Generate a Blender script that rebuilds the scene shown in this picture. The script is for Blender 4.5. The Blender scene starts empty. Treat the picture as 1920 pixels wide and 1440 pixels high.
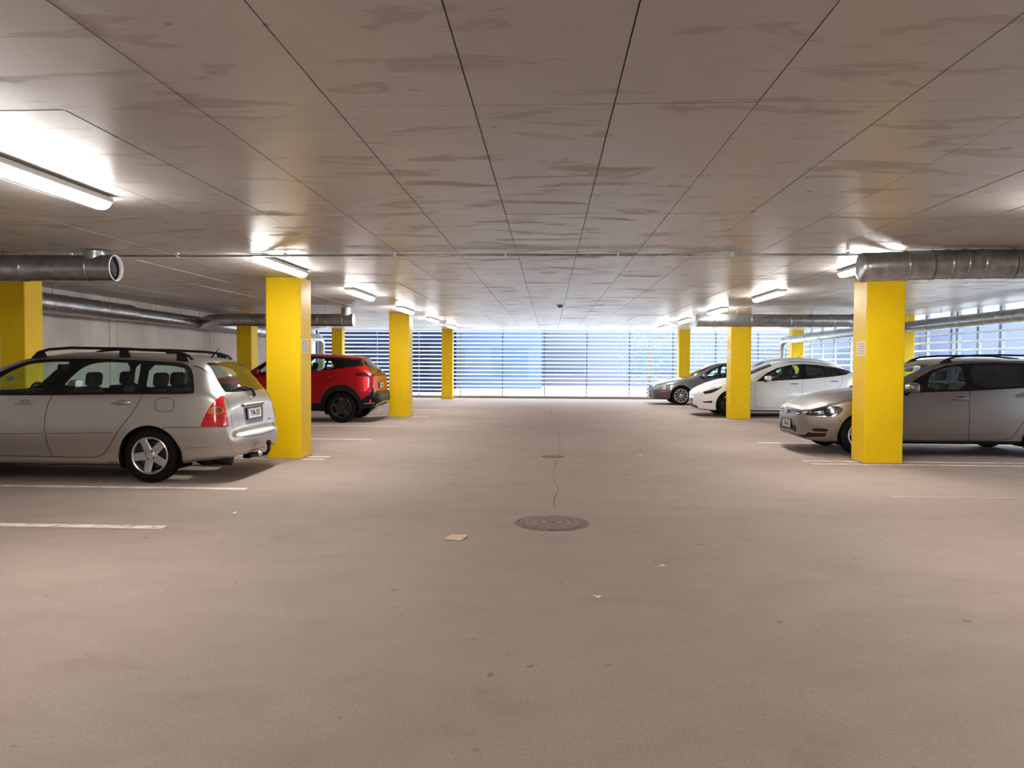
import bpy, bmesh, math, random
import numpy as np
from mathutils import Vector, Matrix
from mathutils.geometry import delaunay_2d_cdt

random.seed(7)
SC = bpy.context.scene
COL = SC.collection

# ------------------------------------------------------------------ camera
F_PX, CAM_H = 1442.0, 1.40
YAW, PITCH, ROLL = math.radians(2.78), math.radians(1.70), math.radians(0.29)
fw = Vector((-math.sin(YAW) * math.cos(PITCH), math.cos(YAW) * math.cos(PITCH), -math.sin(PITCH)))
rt = Vector((math.cos(YAW), math.sin(YAW), 0))
up = rt.cross(fw)
r2 = rt * math.cos(ROLL) + up * math.sin(ROLL)
u2 = up * math.cos(ROLL) - rt * math.sin(ROLL)
cd = bpy.data.cameras.new('camera')
cam = bpy.data.objects.new('camera', cd)
COL.objects.link(cam)
cd.sensor_width = 36.0
cd.lens = F_PX / 1920 * 36.0
cd.clip_start, cd.clip_end = 0.05, 400
cam.matrix_world = Matrix(((r2.x, u2.x, -fw.x, 0), (r2.y, u2.y, -fw.y, 0), (r2.z, u2.z, -fw.z, CAM_H), (0, 0, 0, 1)))
SC.camera = cam

# ------------------------------------------------------------------ world, exposure
SKY = 11.0
LAMP = 125.0
w = bpy.data.worlds.new('overcast_sky')
SC.world = w
w.use_nodes = True
bg = w.node_tree.nodes['Background']
bg.inputs[0].default_value = (0.80, 0.90, 1.0, 1)
bg.inputs[1].default_value = SKY
SC.view_settings.view_transform = 'Standard'
SC.view_settings.look = 'None'
SC.view_settings.gamma = 1.0
SC.view_settings.use_curve_mapping = False
SC.view_settings.exposure = 0.0


def portal(name, loc, rot, sx, sy):
    l = bpy.data.lights.new(name, 'AREA')
    l.shape = 'RECTANGLE'
    l.size, l.size_y = sx, sy
    l.cycles.is_portal = True
    o = bpy.data.objects.new(name, l)
    COL.objects.link(o)
    o.location, o.rotation_euler = loc, rot
    return o


CEIL = 2.565
portal('sky_opening_back', (0.2, 29.25, 1.35), (math.radians(-90), 0, 0), 18.4, 2.5)
portal('sky_opening_right', (9.32, 19.0, 1.35), (math.radians(90), 0, math.radians(90)), 20.0, 2.5)


# ------------------------------------------------------------------ helpers
def lin(r, g, b):
    f = lambda c: ((c / 255 + 0.055) / 1.055) ** 2.4 if c > 10 else c / 255 / 12.92
    return (f(r), f(g), f(b), 1)


def mat(name, col, rough=0.5, metal=0.0, coat=0.0, spec=0.5, emit=None, estr=0.0, coat_rough=0.04):
    m = bpy.data.materials.new(name)
    m.use_nodes = True
    b = m.node_tree.nodes['Principled BSDF']
    b.inputs['Base Color'].default_value = col
    b.inputs['Roughness'].default_value = rough
    b.inputs['Metallic'].default_value = metal
    b.inputs['Coat Weight'].default_value = coat
    b.inputs['Coat Roughness'].default_value = coat_rough
    b.inputs['Specular IOR Level'].default_value = spec
    if emit:
        b.inputs['Emission Color'].default_value = emit
        b.inputs['Emission Strength'].default_value = estr
    return m


class NT:
    """tiny node-graph helper"""

    def __init__(self, m):
        self.t = m.node_tree
        self.b = self.t.nodes['Principled BSDF']
        self.pos = self.t.nodes.new('ShaderNodeNewGeometry').outputs['Position']

    def link(self, a, b):
        self.t.links.new(a, b)

    def mapping(self, scale=(1, 1, 1), loc=(0, 0, 0), src=None):
        n = self.t.nodes.new('ShaderNodeMapping')
        n.inputs['Scale'].default_value = scale
        n.inputs['Location'].default_value = loc
        self.link(src or self.pos, n.inputs['Vector'])
        return n.outputs[0]

    def noise(self, vec, scale, detail=4, rough=0.55, dist=0.0):
        n = self.t.nodes.new('ShaderNodeTexNoise')
        n.inputs['Scale'].default_value = scale
        n.inputs['Detail'].default_value = detail
        n.inputs['Roughness'].default_value = rough
        n.inputs['Distortion'].default_value = dist
        self.link(vec, n.inputs['Vector'])
        return n.outputs['Fac']

    def ramp(self, fac, stops):
        n = self.t.nodes.new('ShaderNodeValToRGB')
        el = n.color_ramp.elements
        while len(el) < len(stops):
            el.new(0.5)
        for e, (p, c) in zip(el, stops):
            e.position = p
            e.color = c if isinstance(c, tuple) else (c, c, c, 1)
        self.link(fac, n.inputs[0])
        return n.outputs[0]

    def mix(self, fac, a, b, mode='MIX'):
        n = self.t.nodes.new('ShaderNodeMix')
        n.data_type = 'RGBA'
        n.blend_type = mode
        for sock, v in ((n.inputs[0], fac), (n.inputs[6], a), (n.inputs[7], b)):
            if hasattr(v, 'is_linked') or hasattr(v, 'links'):
                self.link(v, sock)
            else:
                sock.default_value = v
        return n.outputs[2]

    def math(self, op, a, b=0.0):
        n = self.t.nodes.new('ShaderNodeMath')
        n.operation = op
        for i, v in enumerate((a, b)):
            if hasattr(v, 'links'):
                self.link(v, n.inputs[i])
            else:
                n.inputs[i].default_value = v
        return n.outputs[0]

    def bump(self, h, strength=0.3, dist=0.01):
        n = self.t.nodes.new('ShaderNodeBump')
        n.inputs['Strength'].default_value = strength
        n.inputs['Distance'].default_value = dist
        self.link(h, n.inputs['Height'])
        self.link(n.outputs[0], self.b.inputs['Normal'])

    def rand(self):
        return self.t.nodes.new('ShaderNodeObjectInfo').outputs['Random']


def link_obj(o, parent=None):
    COL.objects.link(o)
    if parent is not None:
        o.parent = parent
    return o


def mesh_obj(name, verts, faces, m=None, parent=None, smooth=False, normals=None):
    me = bpy.data.meshes.new(name)
    me.from_pydata([tuple(v) for v in verts], [], [tuple(f) for f in faces])
    if m is not None:
        me.materials.append(m)
    if smooth:
        me.polygons.foreach_set('use_smooth', [True] * len(me.polygons))
    if normals is not None:
        me.normals_split_custom_set_from_vertices([tuple(n) for n in normals])
    me.update()
    return link_obj(bpy.data.objects.new(name, me), parent)


def empty(name, loc=(0, 0, 0), parent=None):
    o = bpy.data.objects.new(name, None)
    o.location = loc
    o.empty_display_size = 0.2
    return link_obj(o, parent)


def tag(o, label=None, cat=None, group=None, kind=None):
    if label:
        o['label'] = label
    if cat:
        o['category'] = cat
    if group:
        o['group'] = group
    if kind:
        o['kind'] = kind
    return o


BOXF = [(0, 3, 2, 1), (4, 5, 6, 7), (0, 1, 5, 4), (1, 2, 6, 5), (2, 3, 7, 6), (3, 0, 4, 7)]


def box_vf(x0, x1, y0, y1, z0, z1):
    return [(x0, y0, z0), (x1, y0, z0), (x1, y1, z0), (x0, y1, z0), (x0, y0, z1), (x1, y0, z1), (x1, y1, z1), (x0, y1, z1)], BOXF


def box(name, x0, x1, y0, y1, z0, z1, m, parent=None):
    v, f = box_vf(x0, x1, y0, y1, z0, z1)
    return mesh_obj(name, v, f, m, parent)


class MB:
    """collects shapes that make one part"""

    def __init__(self):
        self.v, self.f = [], []

    def add(self, v, f, mtx=None):
        k = len(self.v)
        self.v += [tuple(mtx @ Vector(p)) for p in v] if mtx is not None else list(v)
        self.f += [tuple(i + k for i in q) for q in f]
        return self

    def box(self, *a, mtx=None):
        return self.add(*box_vf(*a), mtx=mtx)

    def tube(self, pts, r, n=12, caps=True):
        return self.add(*tube_vf(pts, r, n, caps))

    def build(self, name, m, parent=None, smooth=False):
        return mesh_obj(name, self.v, self.f, m, parent, smooth)


def tube_vf(pts, r, n=12, caps=True):
    pts = [Vector(p) for p in pts]
    rs = r if isinstance(r, (list, tuple)) else [r] * len(pts)
    V, Fc = [], []
    ref = None
    for i, p in enumerate(pts):
        a = pts[max(i - 1, 0)]
        b = pts[min(i + 1, len(pts) - 1)]
        d = (b - a).normalized()
        if ref is None:
            ref = Vector((0, 0, 1)) if abs(d.z) < 0.9 else Vector((1, 0, 0))
        s = d.cross(ref).normalized()
        t = s.cross(d).normalized()
        ref = t
        for k in range(n):
            an = 2 * math.pi * k / n
            V.append(tuple(p + (s * math.cos(an) + t * math.sin(an)) * rs[i]))
    for i in range(len(pts) - 1):
        for k in range(n):
            k2 = (k + 1) % n
            Fc.append((i * n + k, (i + 1) * n + k, (i + 1) * n + k2, i * n + k2))
    if caps:
        Fc.append(tuple(range(n)))
        Fc.append(tuple((len(pts) - 1) * n + k for k in reversed(range(n))))
    return V, Fc


def rbox(name, size, m, parent=None, loc=(0, 0, 0), rot=(0, 0, 0), bev=0.03, seg=3):
    """soft box, bevelled"""
    bm = bmesh.new()
    bmesh.ops.create_cube(bm, size=1)
    bmesh.ops.scale(bm, vec=size, verts=bm.verts)
    bmesh.ops.bevel(bm, geom=bm.edges[:], offset=bev, segments=seg, affect='EDGES', profile=0.5)
    from mathutils import Euler
    bmesh.ops.transform(bm, matrix=Matrix.Translation(loc) @ Euler(rot).to_matrix().to_4x4(), verts=bm.verts)
    me = bpy.data.meshes.new(name)
    bm.to_mesh(me)
    bm.free()
    me.materials.append(m)
    me.polygons.foreach_set('use_smooth', [True] * len(me.polygons))
    return link_obj(bpy.data.objects.new(name, me), parent)


def lathe_vf(profile, n=40, axis='y', closed=False):
    """profile: list of (radius, along)"""
    V, Fc = [], []
    for k in range(n):
        a = 2 * math.pi * k / n
        c, s = math.cos(a), math.sin(a)
        for (r, h) in profile:
            V.append((r * c, h, r * s) if axis == 'y' else (r * c, r * s, h) if axis == 'z' else (h, r * c, r * s))
    m = len(profile)
    for k in range(n):
        k2 = (k + 1) % n
        for i in range(m - 1 if not closed else m):
            j = (i + 1) % m
            Fc.append((k * m + i, k * m + j, k2 * m + j, k2 * m + i))
    return V, Fc


def text_mesh(name, body, size, m, mtx, parent=None, extrude=0.001, bold=0.0):
    c = bpy.data.curves.new(name, 'FONT')
    c.body = body
    c.size = size
    c.align_x, c.align_y = 'CENTER', 'CENTER'
    c.extrude = extrude
    c.offset = bold
    c.resolution_u = 3
    o = bpy.data.objects.new(name + '_tmp', c)
    COL.objects.link(o)
    dg = bpy.context.evaluated_depsgraph_get()
    me = bpy.data.meshes.new_from_object(o.evaluated_get(dg))
    bpy.data.objects.remove(o)
    me.transform(mtx)
    me.materials.clear()
    me.materials.append(m)
    me.name = name
    return link_obj(bpy.data.objects.new(name, me), parent)


# ------------------------------------------------------------------ materials of the place
def make_floor_mat():
    m = mat('dusty_asphalt', lin(150, 132, 120), 0.8, spec=0.25)
    n = NT(m)
    big = n.noise(n.pos, 0.35, 5, 0.6, 0.6)
    mid = n.noise(n.mapping((1.0, 1.6, 1)), 1.7, 6, 0.65, 0.4)
    fine = n.noise(n.pos, 70, 3, 0.7)
    grit = n.noise(n.pos, 260, 2, 0.6)
    c = n.ramp(big, [(0.30, lin(142, 127, 118)), (0.5, lin(150, 134, 125)), (0.72, lin(158, 143, 133))])
    c = n.mix(n.ramp(mid, [(0.42, 0.0), (0.62, 0.5)]), c, lin(158, 143, 133))
    c = n.mix(n.ramp(mid, [(0.26, 0.4), (0.40, 0.0)]), c, lin(122, 106, 97))
    c = n.mix(n.ramp(fine, [(0.3, 0.55), (0.5, 0.0)]), c, lin(120, 102, 92))
    spots = n.noise(n.pos, 9, 2, 0.5)
    c = n.mix(n.ramp(spots, [(0.70, 0.0), (0.76, 0.6)]), c, lin(98, 82, 74))
    c = n.mix(n.ramp(grit, [(0.66, 0.0), (0.74, 0.35)]), c, lin(190, 170, 155))
    n.link(c, n.b.inputs['Base Color'])
    n.bump(n.math('ADD', n.math('MULTIPLY', fine, 0.6), grit), 0.25, 0.004)
    return m


def make_ceiling_mat(panel=True):
    m = mat('formwork_concrete', lin(150, 140, 132), 0.4)
    n = NT(m)
    big = n.noise(n.mapping((0.6, 0.35, 1)), 0.9, 5, 0.6, 0.3)
    c = n.ramp(big, [(0.3, lin(172, 166, 160)), (0.5, lin(186, 181, 176)), (0.7, lin(196, 192, 188))])
    st = n.noise(n.mapping((1.0, 3.2, 1)), 1.5, 6, 0.62, 0.8)
    stain = n.ramp(st, [(0.56, 0.0), (0.60, 0.62), (0.75, 0.75)])
    c = n.mix(n.math('MULTIPLY', stain, 0.55), c, lin(140, 126, 114))
    sp = n.noise(n.pos, 5.5, 2, 0.5)
    c = n.mix(n.ramp(sp, [(0.735, 0.0), (0.76, 0.75)]), c, lin(110, 98, 88))
    if panel:
        r = n.rand()
        c = n.mix(n.math('MULTIPLY', r, 0.22), c, lin(160, 150, 142))
    n.link(c, n.b.inputs['Base Color'])
    ro = n.math('ADD', 0.28, n.math('MULTIPLY', stain, 0.32))
    ro = n.math('ADD', ro, n.math('MULTIPLY', n.noise(n.mapping((1, 4, 1)), 2.5, 4, 0.6), 0.12))
    n.link(ro, n.b.inputs['Roughness'])
    n.bump(n.noise(n.mapping((1, 2.5, 1)), 3.0, 5, 0.6), 0.12, 0.02)
    return m


def make_wall_mat():
    m = mat('cast_concrete_wall', lin(190, 184, 180), 0.75)
    n = NT(m)
    big = n.noise(n.mapping((1, 0.5, 0.25)), 1.6, 5, 0.6, 0.4)
    c = n.ramp(big, [(0.3, lin(172, 164, 158)), (0.55, lin(196, 191, 187)), (0.7, lin(206, 202, 199))])
    run = n.noise(n.mapping((1, 3.0, 0.12)), 2.6, 4, 0.6)
    c = n.mix(n.ramp(run, [(0.6, 0.0), (0.75, 0.5)]), c, lin(158, 136, 118))
    n.link(c, n.b.inputs['Base Color'])
    n.bump(n.noise(n.pos, 14, 5, 0.6), 0.15, 0.01)
    return m


def make_yellow():
    m = mat('yellow_paint', lin(238, 200, 4), 0.5, spec=.3)
    n = NT(m)
    a = n.noise(n.pos, 2.0, 4, 0.6)
    c = n.ramp(a, [(0.3, lin(218, 179, 0)), (0.7, lin(226, 188, 1))])
    d = n.noise(n.pos, 16, 2, 0.5)
    c = n.mix(n.ramp(d, [(0.74, 0.0), (0.78, 0.5)]), c, lin(150, 120, 20))
    n.link(c, n.b.inputs['Base Color'])
    n.bump(n.noise(n.pos, 40, 3), 0.08, 0.004)
    return m


def make_galv():
    m = mat('galvanised_steel', lin(176, 180, 182), 0.32, 1.0)
    n = NT(m)
    a = n.noise(n.pos, 9, 4, 0.6)
    n.link(n.ramp(a, [(0.3, lin(150, 152, 153)), (0.7, lin(196, 200, 203))]), n.b.inputs['Base Color'])
    n.link(n.math('ADD', 0.22, n.math('MULTIPLY', n.noise(n.pos, 3, 3), 0.2)), n.b.inputs['Roughness'])
    return m


def make_line_paint(name='worn_white_paint', hi=(226, 212, 200)):
    m = mat(name, lin(222, 208, 196), 0.7)
    n = NT(m)
    a = n.noise(n.pos, 6, 6, 0.7)
    n.link(n.ramp(a, [(0.36, lin(160, 140, 127)), (0.52, lin(*hi))]), n.b.inputs['Base Color'])
    return m


M = {}
M['floor'] = make_floor_mat()
M['panel'] = make_ceiling_mat()
M['slab'] = mat('slab_joint', lin(88, 78, 70), 0.8)
M['wall'] = make_wall_mat()
M['yellow'] = make_yellow()
M['galv'] = make_galv()
M['line'] = make_line_paint()
M['line_faded'] = make_line_paint('nearly_worn_off_paint', (168, 151, 140))
M['white_plastic'] = mat('white_plastic', lin(228, 228, 226), 0.4)
M['tube'] = mat('lit_diffuser', lin(245, 245, 245), 0.4, emit=(1.0, 0.965, 0.93, 1), estr=LAMP)
M['slat'] = mat('pale_slat_paint', lin(236, 238, 240), 0.5)
M['post'] = mat('blue_grey_post', lin(92, 108, 130), 0.5)
M['post_glare'] = mat('glare_pale_post', lin(150, 164, 184), 0.6)  # paler copy of the post colour, overexposed daylight painted in
M['kerb'] = mat('kerb_concrete', lin(150, 140, 132), 0.9)
M['black'] = mat('black_plastic', (0.005, 0.005, 0.0055, 1), 0.4, spec=.25)
M['gap'] = mat('panel_gap_black', (0.004, 0.004, 0.004, 1), 0.9, spec=0.1)
M['rubber'] = mat('tyre_rubber', (0.006, 0.006, 0.006, 1), 0.8, spec=0.15)
M['lining'] = mat('cabin_lining', (0.012, 0.012, 0.013, 1), 0.9, spec=0.2)
M['seat'] = mat('seat_cloth', (0.014, 0.014, 0.016, 1), 0.9, spec=0.2)
M['chrome'] = mat('chrome', (0.75, 0.75, 0.76, 1), 0.12, 1.0)
M['alloy'] = mat('silver_alloy', lin(190, 190, 192), 0.3, 0.9)
M['dark_alloy'] = mat('dark_alloy', (0.06, 0.06, 0.064, 1), 0.25, 0.8)
M['lamp_metal'] = mat('dark_reflector', lin(110, 112, 118), 0.12, 1.0)
M['bright_alloy'] = mat('bright_alloy', lin(215, 214, 212), 0.25, 0.9)
M['disc'] = mat('brake_disc', lin(70, 70, 72), 0.4, 0.9)
M['plate'] = mat('plate_white', lin(214, 214, 210), 0.35)
M['plate_blue'] = mat('plate_blue', lin(20, 50, 140), 0.35)
M['ink'] = mat('plate_ink', (0.015, 0.015, 0.015, 1), 0.5)
M['iron'] = mat('cast_iron', lin(116, 101, 91), 0.7, 0.1)
M['paper'] = mat('paper', lin(226, 216, 204), 0.8)
M['card'] = mat('cardboard', lin(206, 178, 150), 0.8)
M['label'] = mat('label_paper', lin(226, 214, 198), 0.6)
M['grey_print'] = mat('grey_print', lin(150, 138, 126), 0.7)


def glass_mat(name, tint, gloss=1.0, rough=0.02):
    m = bpy.data.materials.new(name)
    m.use_nodes = True
    t = m.node_tree
    t.nodes.clear()
    out = t.nodes.new('ShaderNodeOutputMaterial')
    tr = t.nodes.new('ShaderNodeBsdfTransparent')
    tr.inputs[0].default_value = tint
    gl = t.nodes.new('ShaderNodeBsdfGlossy')
    gl.inputs['Color'].default_value = (gloss, gloss, gloss, 1)
    gl.inputs['Roughness'].default_value = rough
    # thin pane: Schlick reflectance, the same from both sides
    lw = t.nodes.new('ShaderNodeLayerWeight')
    lw.inputs['Blend'].default_value = 0.5
    pw = t.nodes.new('ShaderNodeMath')
    pw.operation = 'POWER'
    pw.inputs[1].default_value = 5.0
    t.links.new(lw.outputs['Facing'], pw.inputs[0])
    fr = t.nodes.new('ShaderNodeMath')
    fr.operation = 'MULTIPLY_ADD'
    fr.inputs[1].default_value = 0.93
    fr.inputs[2].default_value = 0.07
    t.links.new(pw.outputs[0], fr.inputs[0])
    mx = t.nodes.new('ShaderNodeMixShader')
    t.links.new(fr.outputs[0], mx.inputs[0])
    t.links.new(tr.outputs[0], mx.inputs[1])
    t.links.new(gl.outputs[0], mx.inputs[2])
    t.links.new(mx.outputs[0], out.inputs[0])
    return m


M['glass'] = glass_mat('green_tinted_glass', (0.78, 0.92, 0.87, 1))
M['glass_dark'] = glass_mat('privacy_glass', (0.045, 0.05, 0.055, 1))
M['glass_clear'] = glass_mat('clear_lens', (0.9, 0.92, 0.92, 1))
# ------------------------------------------------------------------ room shell
FLOOR_Y0, FLOOR_Y1 = -6.0, 29.15
floor = tag(mesh_obj('floor', [(-9.6, FLOOR_Y0, 0), (9.9, FLOOR_Y0, 0), (9.9, FLOOR_Y1, 0), (-9.6, FLOOR_Y1, 0),
                               (-9.6, FLOOR_Y0, -0.2), (9.9, FLOOR_Y0, -0.2), (9.9, FLOOR_Y1, -0.2), (-9.6, FLOOR_Y1, -0.2)],
                     [(0, 1, 2, 3), (7, 6, 5, 4), (4, 5, 1, 0), (5, 6, 2, 1), (6, 7, 3, 2), (7, 4, 0, 3)], M['floor']),
            'brown grey dusty asphalt floor of the parking hall', 'floor', kind='structure')

# painted bay lines: (Y, X0, X1, width)
for (y, xa, xb, wd) in [(6.22, -8.0, -3.20, .12), (8.15, -8.0, -3.27, .11), (10.68, -7.5, -3.17, .10), (10.97, -7.5, -3.17, .10),
                        (13.45, -8.2, -3.14, .10), (16.18, -8.2, -3.18, .10), (18.86, -8.2, -2.98, .10), (19.2, -8.2, -3.0, .10),
                        (21.7, -8.4, -3.1, .10), (24.2, -8.5, -3.1, .10), (27.9, -8.6, -3.1, .10),
                        (8.2, 3.6, 8.7, .09), (10.79, 3.62, 8.7, .10), (11.10, 3.60, 8.7, .10), (13.57, 3.64, 8.8, .10), (16.2, 3.66, 8.8, .10),
                        (18.80, 3.66, 8.8, .10), (19.15, 3.6, 8.8, .10), (21.9, 3.6, 8.8, .10), (24.4, 3.6, 8.9, .10)]:
    v = [(xa, y - wd / 2, .003), (xb, y - wd / 2 + random.uniform(-.01, .01), .003), (xb, y + wd / 2, .003), (xa, y + wd / 2, .003)]
    mesh_obj('parking_line', v, [(0, 1, 2, 3)], M['line_faded'] if (xa > 0 and y in (8.2, 16.2, 21.9)) else M['line'], floor)

# long crack in the asphalt along the aisle
cr = [(0.0, 28.8), (0.0, 27.6), (.04, 24.5), (.05, 21.2), (.12, 19.2), (.18, 16.5), (.2, 14.6), (.17, 13.2), (.19, 12.4), (.14, 11.6), (.12, 10.7), (.06, 9.4), (.09, 8.4), (.04, 7.05)]
pts = []
for (a, b) in zip(cr[:-1], cr[1:]):
    for k in range(6):
        t = k / 6
        pts.append((a[0] + (b[0] - a[0]) * t + random.uniform(-.02, .02), a[1] + (b[1] - a[1]) * t))
v, f = [], []
for i, (x, y) in enumerate(pts):
    wd = random.uniform(.003, .008)
    v += [(x - wd, y, .002), (x + wd, y, .002)]
    if i:
        f.append((2 * i - 2, 2 * i - 1, 2 * i + 1, 2 * i))
M['crack'] = mat('crack_dirt', lin(130, 114, 104), 0.95, spec=0.1)
mesh_obj('crack', v, f, M['crack'], floor)
mesh_obj('crack', [(-.35, 20.92, .002), (.3, 20.94, .002), (.3, 20.97, .002), (-.3, 20.95, .002)], [(0, 1, 2, 3)], M['crack'], floor)

# ceiling: slab with individual formwork panels below it
ceil = tag(box('ceiling', -9.6, 9.9, FLOOR_Y0, 29.1, CEIL + .012, CEIL + .3, M['slab']),
           'grey concrete ceiling cast in formwork panels', 'ceiling', kind='structure')
seams_y = [-5.9, -1.7, 0.92, 3.53, 6.13, 8.80, 11.45, 14.1, 16.7, 19.35, 22.0, 24.65, 27.0, 29.05]
PW = 0.64
cols = [-.355 + PW * k for k in range(-15, 16)]
n_pan = 0
pmesh = {}
for j in range(len(seams_y) - 1):
    y0, y1 = seams_y[j], seams_y[j + 1]
    vis = max(y1, 0) * 0.74 + 1.0
    for x0 in cols:
        xm = x0 + PW / 2
        xl = -9.55 if xm < 0 else 9.85
        if j < 2 or not (-9.4 < xm < 9.7) or abs(xm) > vis:
            continue
        key = j
        if key not in pmesh:
            g = 0.003
            vv, ff = box_vf(g, PW - g, g, (y1 - y0) - g, 0, .014)
            me = bpy.data.meshes.new('ceiling_panel')
            me.from_pydata(vv, [], ff)
            me.materials.append(M['panel'])
            pmesh[key] = me
        o = bpy.data.objects.new('ceiling_panel', pmesh[key])
        COL.objects.link(o)
        o.parent = ceil
        o.location = (x0, y0, CEIL - random.choice([0, 0, .001, .002, .004]))
        n_pan += 1
# unseen rest of the ceiling, cast the same way, behind and beside the camera
side = MB()
for j in range(len(seams_y) - 1):
    y0, y1 = seams_y[j], seams_y[j + 1]
    vis = max(y1, 0) * 0.74 + 1.0
    for x0 in cols:
        xm = x0 + PW / 2
        if (-9.4 < xm < 9.7) and (j < 2 or abs(xm) > vis):
            side.box(x0 + .003, x0 + PW - .003, y0 + .003, y1 - .003, CEIL, CEIL + .014)
rest = side.build('ceiling_panel', M['panel'], ceil)
rest['kind'] = 'stuff'

# left wall, cast concrete, slightly skew to the aisle
WLX = lambda y: -8.25 - .044 * (y - 13)
wl = []
for y in (FLOOR_Y0, 29.1):
    wl += [(WLX(y), y, -.05), (WLX(y) - .3, y, -.05), (WLX(y) - .3, y, CEIL + .01), (WLX(y), y, CEIL + .01)]
wall_left = tag(mesh_obj('wall_left', wl, [(0, 4, 7, 3), (1, 2, 6, 5), (0, 3, 2, 1), (4, 5, 6, 7), (3, 7, 6, 2), (0, 1, 5, 4)], M['wall']),
                'pale cast concrete wall on the left behind the cars', 'wall', kind='structure')
for y in (5.2, 9.9, 14.15, 18.9, 23.6):   # vertical pour joints
    box('pour_joint', WLX(y) - .004, WLX(y) + .003, y - .012, y + .012, 0, CEIL, M['kerb'], wall_left)
wall_front = tag(box('wall_front', -9.6, 9.9, FLOOR_Y0 - .3, FLOOR_Y0, -.05, CEIL + .3, M['wall']),
                 'concrete wall behind the photographer', 'wall', kind='structure')

# far wall: open louvre of horizontal slats on thin posts, on a low kerb
YB = 29.2
wall_back = tag(empty('wall_back', (0, YB, 0)), 'far open louvre wall of pale horizontal slats on thin posts', 'wall', kind='structure')
box('kerb', -9.5, 9.7, -.25, .12, 0, .085, M['kerb'], wall_back)
posts_x = [-8.9, -8.23, -6.62, -5.0, -3.39, -1.78, -.19, 1.41, 3.02, 4.64, 6.23, 7.8, 9.3]
A = math.radians(30)


def slat_mesh(name, length, width, axis, sgn):
    # folded blade: sloped face (inner edge low) with a small lip, ~3 mm thick
    dx, dz = width * math.cos(A), width * math.sin(A)
    prof = [(-dx / 2, -dz / 2), (dx / 2, dz / 2), (dx / 2, dz / 2 - .004), (-dx / 2 + .004, -dz / 2 - .006), (-dx / 2, -dz / 2 - .010)]
    V = []
    for l in (0, length):
        for (d, z) in prof:
            V.append((l, d * sgn, z) if axis == 'x' else (d * sgn, l, z))
    k = len(prof)
    Fc = [tuple(range(k)), tuple(reversed(range(k, 2 * k)))] + [(i, k + i, k + (i + 1) % k, (i + 1) % k) for i in range(k)]
    me = bpy.data.meshes.new(name)
    me.from_pydata(V, [], Fc)
    me.materials.append(M['slat'])
    bm = bmesh.new()
    bm.from_mesh(me)
    bmesh.ops.recalc_face_normals(bm, faces=bm.faces)
    bm.to_mesh(me)
    bm.free()
    return me


for x in posts_x:
    box('post', x - .022, x + .022, .05, .10, .08, 2.56, M['post'], wall_back)
sm = {}
for xa, xb in zip(posts_x[:-1], posts_x[1:]):
    L = round(xb - xa - .012, 2)
    if L not in sm:
        sm[L] = slat_mesh('slat', L, .068, 'x', 1)
    for k in range(17):
        o = link_obj(bpy.data.objects.new('slat', sm[L]), wall_back)
        o.location = (xa + .006, 0, .16 + .1475 * k)

# right wall: concrete near the camera, then louvres with wider spacing
WRX = lambda y: 8.98 + .02 * (y - 14)
wr = []
for y in (FLOOR_Y0, 9.0):
    wr += [(WRX(y), y, -.05), (WRX(y) + .3, y, -.05), (WRX(y) + .3, y, CEIL + .01), (WRX(y), y, CEIL + .01)]
tag(mesh_obj('wall_right', wr, [(3, 7, 4, 0), (5, 6, 2, 1), (1, 2, 3, 0), (7, 6, 5, 4), (2, 6, 7, 3), (4, 5, 1, 0)], M['wall']),
    'concrete wall on the right before the louvres begin', 'wall', kind='structure')
wall_r = tag(empty('wall_right_louvre', (0, 0, 0)), 'right side open louvre wall of widely spaced pale slats', 'wall', kind='structure')
v, f = box_vf(0, .3, 9.0, 29.1, 0, .085)
mesh_obj('kerb', [(WRX(p[1]) + p[0] - .1, p[1], p[2]) for p in v], f, M['kerb'], wall_r)
py = [9.0, 10.2, 11.4, 12.6, 13.75, 14.93, 16.0, 16.85, 17.72, 17.98, 19.2, 20.4, 21.6, 22.8, 24.2, 25.6, 26.84, 28.0, 29.0]
for y in py:
    box('post', WRX(y) + .06, WRX(y) + .13, y - .05, y + .05, .08, 2.56, M['post_glare'], wall_r)
sm = {}
for ya, yb in zip(py[:-1], py[1:]):
    L = round(yb - ya - .01, 2)
    if L not in sm:
        sm[L] = slat_mesh('slat', L, .09, 'y', 1)
    for k in range(13):
        o = link_obj(bpy.data.objects.new('slat', sm[L]), wall_r)
        o.location = (WRX((ya + yb) / 2), ya + .005, .22 + .185 * k)
# gutter dirt and dry leaves along the far kerb
deb = MB()
for k in range(420):
    x = random.uniform(-6, 9)
    y = YB - .27 - abs(random.gauss(0, .07))
    s = random.uniform(.012, .04)
    h = random.uniform(.004, .03)
    a = random.uniform(0, 3.1)
    deb.add([(x, y, .002), (x + s * math.cos(a), y + s * math.sin(a), .004), (x + s * .3, y + s * .5, h)], [(0, 1, 2), (2, 1, 0)])
tag(deb.build('dry_leaf_litter', mat('dry_leaf', lin(96, 72, 58), 0.9)), 'dry leaf crumbs and dirt along the far kerb', 'leaf litter', kind='stuff')

# ------------------------------------------------------------------ outside
tag(box('ground_outside', -60, 60, 29.5, 120, -.6, -.25, mat('pale_paving', lin(196, 196, 196), 0.9)), 'pale paved ground outside the louvres', 'ground', kind='structure')
tag(box('ground_outside_right', 9.95, 60, -10, 29.5, -.6, -.25, bpy.data.materials['pale_paving']), 'pale paved ground outside the right louvres', 'ground', kind='structure')


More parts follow.
